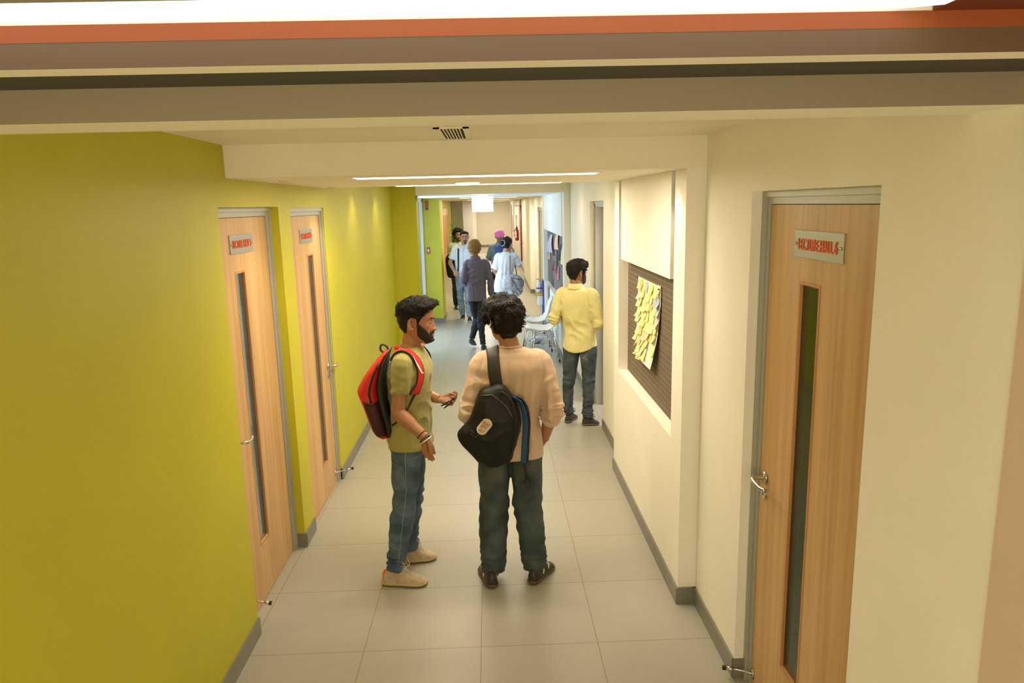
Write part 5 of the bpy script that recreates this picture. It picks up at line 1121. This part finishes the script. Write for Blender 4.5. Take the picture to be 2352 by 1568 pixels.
# sticker: stadium on the bag's outer face
an = math.radians(52); ux = V3((math.cos(an), 0, math.sin(an))); uy = V3((-math.sin(an), 0, math.cos(an))); c0 = V3((.0435, .2, 1.020))
def on_bag(u, v, off): h = project(bbv, c0+ux*u+uy*v, (0, 1, 0), off); return h[0] if h else c0
ring = [(.028*math.cos(a_)+(.024 if math.cos(a_) >= 0 else -.024), .030*math.sin(a_)) for a_ in [2*PI*i/40+.001 for i in range(40)]]
m = MB(); m.rings([[on_bag(u*k, v*k, .002) for u, v in ring] for k in (.02, .35, .7, 1)], caps=False); m.m = [0]*len(m.f); stk = m.build('sticker', mat('pale_green_sticker', (.62, .62, .47), .5), sling, smooth=True)
def bag_text(txt, w_, h_, cu, cv, off, mt, nm_, par, ang=0.0, ux_=None, uy_=None):
    tm = text_mesh(txt, w_, h_, (0, 0, 0), (1, 0, 0), (0, 1, 0), .0004); ca, sa = math.cos(ang), math.sin(ang); a_u, a_v = ux_ or ux, uy_ or uy
    V_ = []
    for x, y, z in tm.v:
        xx, yy = x*ca-y*sa, x*sa+y*ca; h = project(bbv, c0+a_u*(cu+xx)+a_v*(cv+yy), (0, 1, 0), off+abs(z)); V_.append(tuple(h[0]) if h else (0, 0, 0))
    tm.v = V_; return tm.build(nm_, mt, par)
ACC = mat('coral_print', (.80, .10, .05), .5); eu = V3((math.cos(-.55), 0, math.sin(-.55))); ev = V3((math.sin(.55), 0, math.cos(-.55)))
bag_text('TREAT', .050, .018, .020, .004, .0062, ACC, 'lettering', stk, ux_=ux, ang=-1.47)
bag_text('yo', .034, .020, -.004, .004, .0062, ACC, 'lettering', stk, ang=-1.47)
bag_text('SELF', .034, .014, -.028, .000, .0062, ACC, 'lettering', stk, ang=-1.47)
PRT = mat('grey_print', (.22, .24, .27), .6)
bag_text('Never Say', .050, .008, -.065, .018, .003, PRT, 'print', sling, ang=-1.47); bag_text('That: M', .040, .008, -.080, .016, .003, PRT, 'print', sling, ang=-1.47)
# second strap hanging free, blue inside
BLUE = mat('blue_strap_lining', (.010, .055, .17), .6)
path = [(.205, .545, 1.165), (.238, .530, 1.150), (.262, .520, 1.10), (.272, .515, 1.02), (.266, .515, .93), (.262, .515, .86), (.256, .52, .79)]
ribbon(None, path, .032, thick=.005, sub=5, nw=5, wdirs=[(0, -.6, .8), (.3, -.7, .5), (.8, -.5, .2), (1, -.35, 0), (1, -.25, 0), (1, -.25, 0), (1, -.25, 0)]).build('loose_strap', BLUE, sling, smooth=True)
ribbon(None, [(x+.020, y+.004, z+.006) for x, y, z in path], .018, thick=.009, sub=5, nw=4, wdirs=[(0, -.6, .8), (.3, -.7, .5), (.8, -.5, .2), (1, -.35, 0), (1, -.25, 0), (1, -.25, 0), (1, -.25, 0)]).build('strap_edge', BLK, sling, smooth=True)
MB().tube([(.262, .52, .79), (.268, .525, .74), (.285, .53, .70), (.298, .53, .665)], [(.008, .0025)]*4, 8, hint=(1, 0, 0)).tube([(.262, .52, .79), (.272, .53, .73), (.270, .54, .675), (.250, .545, .66), (.235, .55, .67)], [(.007, .0025)]*5, 8, hint=(1, 0, 0)).build('strap_tail', BLK, sling, smooth=True)
# ---------------------------------------------------------------- man in the yellow striped shirt by the open door
sx = V3((.88, -.48, 0))
YEL = pattern_mat('yellow_striped_cotton', (.64, .56, .19, 1), (.74, .72, .52, 1), (.88, -.48, 0), .011, None, .38, .85, .75)
P3 = person(dict(BASE, label='person in a yellow striped shirt standing at the open door on the right', skin=SK['b'], voxel=.006, skin_voxel=.0045, build=.96,
    joints=dict(head=(.957, 3.75, 1.552), neck=(.938, 3.725, 1.430), shl=(.945, 3.72, 1.375), chest=(.955, 3.725, 1.21), waist=(.970, 3.735, 1.01), hip=(.978, 3.745, .84), hem=(.975, 3.745, .785),
        shoulder_r=(1.083, 3.645, 1.335), elbow_r=(1.150, 3.625, 1.065), wrist_r=(1.085, 3.85, 1.09), shoulder_l=(.807, 3.795, 1.335), elbow_l=(.712, 3.775, 1.09), wrist_l=(.86, 3.97, 1.09),
        hip_r=(1.058, 3.70, .80), knee_r=(1.060, 3.705, .44), ankle_r=(1.043, 3.68, .085), hip_l=(.898, 3.79, .80), knee_l=(.868, 3.80, .44), ankle_l=(.866, 3.81, .085)),
    head_rot=(-1.08, -.02, 0), head_scale=.97, hw=(.148, .142, .160), hd=(.108, .104, .112), shw=.170,
    hair=hair_fn(.020, .012, .014, front_lift=.006), hair_noise=.003, hair_ns=60, tufts=(1400, .022, .0026, .05, .12), tuft_z=-.02, beard=beard_fn(.008), gaze=(0, 1, -.1),
    hand_r=dict(fd=(-.5, .8, .2), back=(.3, -.2, -.8), thumb_side=(-.5, 0, .8), curls=(.6, .7, .7, .7)), hand_l=dict(fd=(.6, .7, .2), back=(0, 0, -1), thumb_side=(.5, -.3, .8), curls=(.6, .7, .7, .7)),
    trousers=dict(r=[.088, .088, .080, .067, .063, .062, .056, .053], bot=.0, stack=.007, mat=denim('dark_blue_denim', (.018, .030, .045, 1), (.075, .10, .125, 1))),
    top=dict(name='striped_shirt', mat=YEL, sleeve=1.30, sr=1.12, grow=.012, elbow=.010, cuff=.012, waistfold=.012, drape=.003, collar=True, tail=.05),
    feet=dict(l=((.838, 3.745, 0), (.950, 3.965, 0)), r=((.985, 3.665, 0), (1.165, 3.685, 0))), shoe_mats=(mat('dark_purple_grey_knit', (.035, .025, .030), .75, bump=.3, bscale=300), mat('olive_dirty_sole', (.12, .105, .055), .6)), laces=M['rubber'], shoe_w=.046, shoe_top=.095))
t3 = P3['t']; jb3 = bvh_of(P3['jeans']); fw3 = V3((.48, .88, 0))
pk3 = denim('pocket_dark_denim', (.026, .042, .060, 1), (.09, .12, .145, 1))
for u0 in (-.115, .018):
    cloth_patch(jb3, [(0, .01), (.105, .01), (.098, .115), (.002, .115)], V3((.978, 3.745, .655))-fw3*.35+sx*u0, sx, (0, 0, 1), fw3, .003, 12).build('back_pocket', pk3, t3, smooth=True)
O3 = V3((.978, 3.745, 0))-fw3*.35
for pts in ([O3+sx*.02+V3((0, 0, .75)), O3+sx*.07+V3((0, 0, .705)), O3+sx*.118+V3((0, 0, .757))], [O3+sx*.024+V3((0, 0, .69)), O3+sx*.066+V3((0, 0, .715)), O3+sx*.110+V3((0, 0, .69))]):
    q = seam(jb3, pts, fw3, .0016, .005)
    if q: q.build('stitching', st, t3)
ph = thing('phone', (.955, 4.0, 1.12), 'black phone in the hands of the man in the yellow shirt', 'phone'); MB().box(.93, 1.0, 3.99, 4.0, 1.10, 1.24).build('case', M['black'], ph, bevel=.004); MB().box(.934, .996, 3.988, 3.99, 1.105, 1.235).build('screen', mat('dark_screen', (.02, .02, .025), .1), ph)
# ---------------------------------------------------------------- man with the mustard turban walking away
GING = pattern_mat('blue_checked_cotton', (.062, .052, .095, 1), (.26, .23, .28, 1), (1, 0, 0), .0125, .0125, .26, .85, .6)
TMAT = lambda n, c: mat(n, c, .8, var=.10, vscale=20, bump=.4, bscale=160, stretch=(1, 1, 3))
P4 = person(dict(BASE, label='person with a mustard turban and blue checked shirt walking away', skin=SK['b'], voxel=.007, skin_voxel=.006, build=.88,
    joints=dict(head=(-.150, 7.90, 1.565), neck=(-.140, 7.885, 1.430), shl=(-.122, 7.88, 1.380), chest=(-.122, 7.885, 1.215), waist=(-.132, 7.89, 1.01), hip=(-.140, 7.90, .84), hem=(-.142, 7.90, .755),
        shoulder_r=(.022, 7.88, 1.335), elbow_r=(.088, 7.86, 1.06), wrist_r=(.092, 7.90, .825), shoulder_l=(-.266, 7.88, 1.335), elbow_l=(-.335, 7.85, 1.085), wrist_l=(-.30, 8.06, .98),
        hip_r=(-.070, 7.91, .80), knee_r=(-.090, 7.93, .46), ankle_r=(-.056, 7.76, .085), hip_l=(-.205, 7.90, .80), knee_l=(-.165, 7.98, .46), ankle_l=(-.228, 7.815, .175)),
    head_rot=(.0, 0, 0), head_scale=.95, hw=(.136, .134, .146), hd=(.098, .092, .100), shw=.155, hair=None, face=False,
    hand_r=dict(fd=(-.25, .15, -1), back=(1, 0, 0), thumb_side=(0, 1, 0), curls=(.5, .5, .5, .5)), hand_l=dict(fd=(.3, 1, 0), back=(0, 0, 1), thumb_side=(1, 0, 0), curls=(.5, .5, .5, .5)),
    trousers=dict(r=[.080, .080, .066, .053, .050, .049, .046, .048], bot=-.01, stack=.003, name='trousers', mat=mat('dark_navy_trousers', (.009, .012, .017), .85, var=.15, vscale=9)),
    top=dict(name='checked_shirt', mat=GING, sleeve=1.92, sr=1.10, elbow=.005, cuff=.004, grow=.010, waistfold=.009, drape=.004, collar=True),
    feet=dict(l=((-.262, 7.745, .115), (-.195, 7.955, .012)), r=((-.056, 7.65, 0), (-.044, 7.90, 0))), shoe_mats=(mat('dark_blue_shoe', (.022, .030, .045), .6), mat('grey_blue_sole', (.10, .12, .15), .6)), shoe_w=.044))
turban(P4['X'], .112, .122, .128, .028, 4.6, .55, TMAT('mustard_cotton', (.22, .115, .018)), P4['t'], amp=.016)
pk_ = thing('snack_packet', (.055, 7.87, .70), 'crumpled orange and pink packet in the hand of the man with mustard turban', 'packet')
mm = remesh(MB().ball((.060, 7.87, .735), (.042, .028, .036), 10), .008, 1); mm.v = [tuple(V3(p)+V3((1, .5, 1))*(.018*noise.noise(V3(p)*45))) for p in mm.v]
mm.build('wrapper', mat('orange_pink_foil', (.80, .13, .05), .3, col2=(.62, .12, .40, 1), vscale=38), pk_)
# ---------------------------------------------------------------- bearded man in the pale shirt coming towards us
P5 = person(dict(BASE, label='person in glasses and a pale blue short sleeved shirt walking towards the camera', skin=SK['c'], voxel=.007, skin_voxel=.005, skin_smooth=1,
    joints=dict(head=(-.400, 10.80, 1.618), neck=(-.418, 10.83, 1.490), shl=(-.425, 10.84, 1.435), chest=(-.428, 10.83, 1.27), waist=(-.435, 10.83, 1.07), hip=(-.435, 10.83, .90), hem=(-.43, 10.83, .86),
        shoulder_r=(-.590, 10.84, 1.395), elbow_r=(-.702, 10.84, 1.13), wrist_r=(-.622, 10.66, .985), shoulder_l=(-.262, 10.84, 1.395), elbow_l=(-.20, 10.86, 1.12), wrist_l=(-.19, 10.76, .88),
        hip_r=(-.515, 10.83, .86), knee_r=(-.520, 10.86, .48), ankle_r=(-.492, 10.93, .085), hip_l=(-.355, 10.83, .86), knee_l=(-.365, 10.70, .47), ankle_l=(-.350, 10.60, .085)),
    head_rot=(PI+.10, .0, .05), head_scale=1.0, hw=(.158, .155, .170), hd=(.118, .118, .118), shw=.180, lid=25, gaze=(0, 1, 0),
    hair=hair_fn(.014, .006, .008, front_lift=.012, fade=1), hair_noise=.003, hair_ns=60, beard=beard_fn(.006, cheeks=False),
    hand_r=dict(fd=(.35, -.35, -.7), back=(-.4, -.8, .1), thumb_side=(.8, -.3, .3), curls=(.45, .5, .55, .6)), hand_l=dict(fd=(0, -.2, -1), back=(1, 0, 0), thumb_side=(0, -1, 0), curls=(.4, .4, .4, .4)),
    trousers=dict(r=[.094, .095, .086, .072, .068, .068, .060, .058], bot=.0, stack=.008, mat=denim('pale_blue_denim', (.12, .17, .20, 1), (.30, .38, .42, 1))),
    top=dict(name='shirt', mat=add_folds(mat('pale_blue_cotton', (.66, .71, .76), .8, bump=.2, bscale=300), 9, .022, .7), sleeve=.72, flare=1.08, sr=1.05, grow=.010, waistfold=.009, drape=.004, collar=True),
    feet=dict(r=((-.480, 11.03, 0), (-.500, 10.77, 0)), l=((-.352, 10.71, 0), (-.338, 10.45, 0))), shoe_mats=(mat('black_canvas', (.015, .016, .02), .7), mat('white_sole', (.72, .72, .70), .5)), shoe_w=.047))
X5 = P5['X']; m = MB()
for sg in (1, -1): m.tube([X5 @ V3((sg*.033+.023*math.cos(a_), .101-.006*abs(math.cos(a_)), .0+.017*math.sin(a_))) for a_ in [2*PI*i/20 for i in range(20)]], .0012, 6, sub=1, closed=True); m.tube([X5 @ V3((sg*.056, .095, .006)), X5 @ V3((sg*.076, .06, .008)), X5 @ V3((sg*.080, -.01, .004))], .0014, 6, sub=1)
m.tube([X5 @ V3((-.010, .103, .004)), X5 @ V3((.010, .103, .004))], .0014, 6, sub=1); m.build('glasses', M['rubber'], P5['t'], smooth=True)
MB().tube([(-.43, 10.705, 1.44), (-.435, 10.700, 1.25), (-.437, 10.70, 1.05), (-.437, 10.70, .90)], [(.009, .002)]*4, 8, hint=(1, 0, 0)).build('button_placket', mat('pale_placket', (.55, .60, .68), .8), P5['t'], smooth=True)
ring_at(P5['J']['wrist_r'].lerp(P5['J']['elbow_r'], .35), P5['J']['elbow_r']-P5['J']['wrist_r'], .036, .004).build('watch_band', M['chair_chrome'], P5['t'], smooth=True)
sbv = bvh_of(P5['shirt'])
mbag = thing('messenger_bag', (-.70, 10.95, .83), 'black shoulder bag hanging at the hip of the man in glasses', 'bag')
pillow([(-.795, 1.20), (-.70, 1.30), (-.60, 1.22), (-.575, 1.0), (-.60, .83), (-.68, .81), (-.76, .84), (-.785, .95)], 10.98, .06, .05, 3).build('main_compartment', NYL, mbag, smooth=True)
ribbon(sbv, [(-.60, 10.98, 1.22), (-.565, 10.93, 1.40), (-.530, 10.86, 1.452), (-.520, 10.74, 1.40), (-.535, 10.70, 1.25), (-.545, 10.69, 1.10), (-.555, 10.70, .96)], .036, off=.006, thick=.006, sub=5, nw=4, wdirs=[(1, 0, 0)]*7).build('shoulder_strap', BLK, mbag, smooth=True)
MB().tube([(-.545, 10.845, 1.462), (-.500, 10.84, 1.468)], [(.010, .004)]*2, 8, sub=1, hint=(0, 1, 0)).build('red_strap_trim', mat('red_trim', (.75, .10, .05), .6), mbag, smooth=True)
# ---------------------------------------------------------------- dark haired man just behind him
P6 = person(dict(BASE, label='person with dark curly hair half hidden behind the man in glasses', skin=SK['d'], voxel=.009, skin_voxel=.007,
    joints=dict(head=(-.590, 12.30, 1.60), neck=(-.61, 12.33, 1.465), shl=(-.615, 12.34, 1.41), chest=(-.615, 12.34, 1.25), waist=(-.62, 12.34, 1.05), hip=(-.62, 12.34, .88), hem=(-.62, 12.34, .84),
        shoulder_r=(-.765, 12.34, 1.375), elbow_r=(-.80, 12.38, 1.12), wrist_r=(-.74, 12.22, .92), shoulder_l=(-.465, 12.34, 1.375), elbow_l=(-.43, 12.36, 1.11), wrist_l=(-.44, 12.25, .90),
        hip_r=(-.69, 12.34, .84), knee_r=(-.70, 12.33, .47), ankle_r=(-.688, 12.36, .085), hip_l=(-.55, 12.34, .84), knee_l=(-.57, 12.28, .47), ankle_l=(-.588, 12.20, .085)),
    head_rot=(PI+.25, 0, 0), head_scale=.97, hw=(.145, .140, .158), hd=(.105, .10, .108), shw=.165, hair=hair_fn(.045, .032, .032, front_lift=.01), hair_noise=.014, hair_ns=40, tufts=(500, .03, .006, .4, 1.1), beard=beard_fn(.006),
    hand_r=dict(fd=(.1, -.2, -1), back=(-1, 0, 0), thumb_side=(0, -1, 0)), hand_l=dict(fd=(-.1, -.2, -1), back=(1, 0, 0), thumb_side=(0, -1, 0)),
    trousers=dict(r=[.084, .084, .076, .066, .062, .062, .058, .056], stack=.003, name='trousers', mat=mat('black_trousers', (.010, .010, .011), .8)),
    top=dict(name='shirt', mat=mat('sage_grey_cotton', (.33, .37, .27), .85), sleeve=.7, grow=.010),
    feet=dict(r=((-.69, 12.45, 0), (-.69, 12.20, 0)), l=((-.588, 12.30, 0), (-.585, 12.05, 0))), shoe_mats=(M['black'], M['black']), shoe_w=.044))
# ---------------------------------------------------------------- man with the pink turban
DJ = add_folds(mat('grey_blue_denim_jacket', (.13, .165, .175), .85, var=.18, vscale=12))
P7 = person(dict(BASE, label='person with a pink turban and grey denim jacket walking away far down the corridor', skin=SK['d'], voxel=.009, skin_voxel=.007,
    joints=dict(head=(.290, 11.20, 1.605), neck=(.285, 11.18, 1.475), shl=(.285, 11.17, 1.425), chest=(.280, 11.18, 1.26), waist=(.27, 11.19, 1.07), hip=(.262, 11.2, .90), hem=(.265, 11.2, .95),
        shoulder_r=(.440, 11.17, 1.385), elbow_r=(.50, 11.16, 1.14), wrist_r=(.46, 11.34, 1.02), shoulder_l=(.132, 11.17, 1.385), elbow_l=(.062, 11.18, 1.20), wrist_l=(.13, 11.40, 1.14),
        hip_r=(.335, 11.2, .86), knee_r=(.34, 11.24, .48), ankle_r=(.345, 11.14, .085), hip_l=(.19, 11.2, .86), knee_l=(.195, 11.24, .48), ankle_l=(.215, 11.30, .085)),
    head_rot=(.0, 0, 0), head_scale=.95, hw=(.145, .142, .158), hd=(.108, .104, .11), shw=.168, face=False, hair=None,
    hand_r=dict(fd=(0, 1, .1), back=(0, 0, 1), thumb_side=(-1, 0, 0)), hand_l=dict(fd=(.3, 1, .1), back=(0, 0, 1), thumb_side=(1, 0, 0)),
    trousers=dict(r=[.084, .084, .076, .066, .062, .062, .058, .056], waist=.06, stack=.003, name='trousers', mat=mat('black_trousers', (.010, .010, .011), .8)),
    top=dict(name='denim_jacket', mat=DJ, sleeve=1.9, sr=1.12, grow=.018, elbow=.006, waistfold=.008, collar=True),
    feet=dict(r=((.345, 11.04, 0), (.355, 11.29, 0)), l=((.215, 11.20, 0), (.210, 11.45, 0))), shoe_mats=(M['black'], M['black']), shoe_w=.044))
turban(P7['X'], .108, .112, .100, .048, 3.6, .5, TMAT('pink_cotton', (.74, .17, .42)), P7['t'], amp=.010)
BB = mat('royal_blue_nylon', (.022, .055, .24), .6, var=.2, vscale=14)
b7 = thing('backpack', (.30, 11.02, 1.05), 'blue backpack on the man with the pink turban', 'backpack')
pillow([(.205, 1.42), (.30, 1.47), (.39, 1.42), (.42, 1.27), (.42, 1.12), (.38, 1.04), (.24, 1.03), (.185, 1.10), (.185, 1.28)], 11.05, .11, .04, 3).build('main_compartment', BB, b7, smooth=True)
s7 = bvh_of(P7['shirt'])
for x0 in (.195, .375): ribbon(s7, [(x0+.01, 11.05, 1.40), (x0, 11.10, 1.46), (x0, 11.18, 1.465), (x0, 11.28, 1.40), (x0-.01, 11.31, 1.25)], .05, off=.008, thick=.008, sub=4, nw=4, wdirs=[(1, 0, 0)]*5).build('shoulder_strap', BB, b7, smooth=True)
# ---------------------------------------------------------------- person in the white T-shirt, hair tied up
WT = add_folds(mat('white_cotton', (.74, .76, .80), .8, bump=.2, bscale=300), 8, .022, .7)
P8 = person(dict(BASE, label='person in a loose white T-shirt with dark tied-up hair, hand raised to the face', skin=SK['c'], voxel=.0075, skin_voxel=.006, build=.84,
    joints=dict(head=(.392, 9.30, 1.548), neck=(.372, 9.285, 1.428), shl=(.370, 9.28, 1.375), chest=(.368, 9.285, 1.22), waist=(.335, 9.29, 1.02), hip=(.310, 9.3, .86), hem=(.285, 9.3, .72),
        shoulder_r=(.505, 9.28, 1.335), elbow_r=(.605, 9.34, 1.165), wrist_r=(.505, 9.42, 1.36), shoulder_l=(.235, 9.28, 1.335), elbow_l=(.165, 9.27, 1.09), wrist_l=(.20, 9.47, 1.0),
        hip_r=(.375, 9.3, .82), knee_r=(.375, 9.33, .45), ankle_r=(.38, 9.25, .085), hip_l=(.245, 9.3, .82), knee_l=(.25, 9.36, .45), ankle_l=(.262, 9.40, .085)),
    head_rot=(-.45, .05, 0), head_scale=.93, hw=(.132, .128, .140), hd=(.105, .10, .105), shw=.152, hair=hair_fn(.020, .014, .018, front_lift=.004), hair_noise=.003, face=False,
    hand_r=dict(fd=(-.25, .0, 1), back=(.6, .6, 0), thumb_side=(-.6, -.4, 0), curls=(.4, .4, .5, .5)), hand_l=dict(fd=(.2, 1, .2), back=(0, 0, 1), thumb_side=(1, 0, 0)),
    trousers=dict(r=[.086, .086, .074, .060, .056, .056, .050, .048], waist=.06, mat=denim('light_blue_denim', (.10, .16, .27, 1), (.22, .32, .46, 1))),
    top=dict(name='t_shirt', mat=WT, sleeve=.88, sr=1.25, flare=1.2, grow=.014, waistfold=.012, drape=.007),
    feet=dict(r=((.38, 9.15, 0), (.39, 9.39, 0)), l=((.262, 9.30, 0), (.258, 9.54, 0))), shoe_mats=(mat('white_shoe', (.7, .7, .7), .6), mat('white_sole', (.72, .72, .70), .5)), shoe_w=.042))
X8 = P8['X']; m = MB(); m.loft([(X8 @ V3((0, -.03, .10)), X8.to_3x3() @ V3((.07, 0, 0)), X8.to_3x3() @ V3((0, .07, .03)), 1, 2), (X8 @ V3((.01, -.02, .135)), X8.to_3x3() @ V3((.035, 0, 0)), X8.to_3x3() @ V3((0, .035, .01)), 1, 2), (X8 @ V3((.014, -.015, .150)), X8.to_3x3() @ V3((.008, 0, 0)), X8.to_3x3() @ V3((0, .008, 0)), 1, 2)]); m.build('hair_top', HAIR, P8['t'], smooth=True)
cb = X8 @ V3((-.035, -.135, .035)); mm = remesh(MB().ball(cb, (.045, .04, .045), 10), .008, 2); mm.v = [tuple(V3(p)+(V3(p)-cb).normalized()*.006*noise.noise(V3(p)*60)) for p in mm.v]; mm.build('hair_bun', HAIR, P8['t'], smooth=True)
ax8 = (cb-P8['J']['head']).normalized(); ring_at(cb-ax8*.014, ax8, .043, .010).build('scrunchie', mat('pale_grey_scrunchie', (.50, .50, .47), .8, var=.3, vscale=90), P8['t'], smooth=True)
GB = mat('grey_mottled_fabric', (.16, .17, .19), .8, col2=(.50, .52, .55, 1), vscale=22)
b8 = thing('backpack', (.50, 9.1, .63), 'grey mottled backpack slung behind the person in the white T-shirt', 'backpack')
mm = remesh(pillow([(.40, 1.00), (.47, 1.04), (.56, 1.02), (.63, .97), (.655, .86), (.64, .74), (.57, .64), (.48, .625), (.40, .66), (.375, .80), (.37, .92)], 9.12, .12, .10, 2.6), .009, 2); mm = wrinkle(mm, [(V3((.5, 9.1, .85)), .3, V3((.7, 0, .7)), 14, .007)], .004, 12); mm.build('main_compartment', GB, b8, smooth=True)
MB().loft([((.385, 9.02, .80), (.075, 0, 0), (0, .02, 0), 1, 3), ((.375, 9.01, .90), (.080, 0, 0), (0, .035, 0), 1, 3), ((.39, 9.02, 1.0), (.055, 0, 0), (0, .02, 0), 1, 3)]).build('front_pocket', mat('pale_grey_fabric', (.55, .58, .62), .8, var=.2, vscale=24), b8, smooth=True)
s8 = bvh_of(P8['shirt'])
ribbon(s8, [(.42, 9.13, 1.0), (.432, 9.15, 1.15), (.430, 9.17, 1.30), (.430, 9.24, 1.405), (.435, 9.34, 1.38)], .028, off=.006, thick=.006, sub=5, nw=4, wdirs=[(1, 0, 0)]*5).build('shoulder_strap', mat('grey_strap', (.28, .29, .29), .7), b8, smooth=True)
MB().tube([(.54, 9.10, 1.0), (.535, 9.15, 1.10), (.52, 9.2, 1.18)], [(.008, .002)]*3, 8, hint=(1, 0, 0)).build('loose_strap', BLK, b8, smooth=True)
MB().tube([(.63, 9.02, .96), (.66, 9.02, .90), (.645, 9.02, .85)], .006, 8).tube([(.47, 9.0, .93), (.55, 8.995, .80), (.60, 9.01, .72)], .004, 8).tube([(.44, 9.0, .99), (.53, 9.0, .965), (.61, 9.02, .95)], .004, 8).build('piping', BLK, b8, smooth=True)
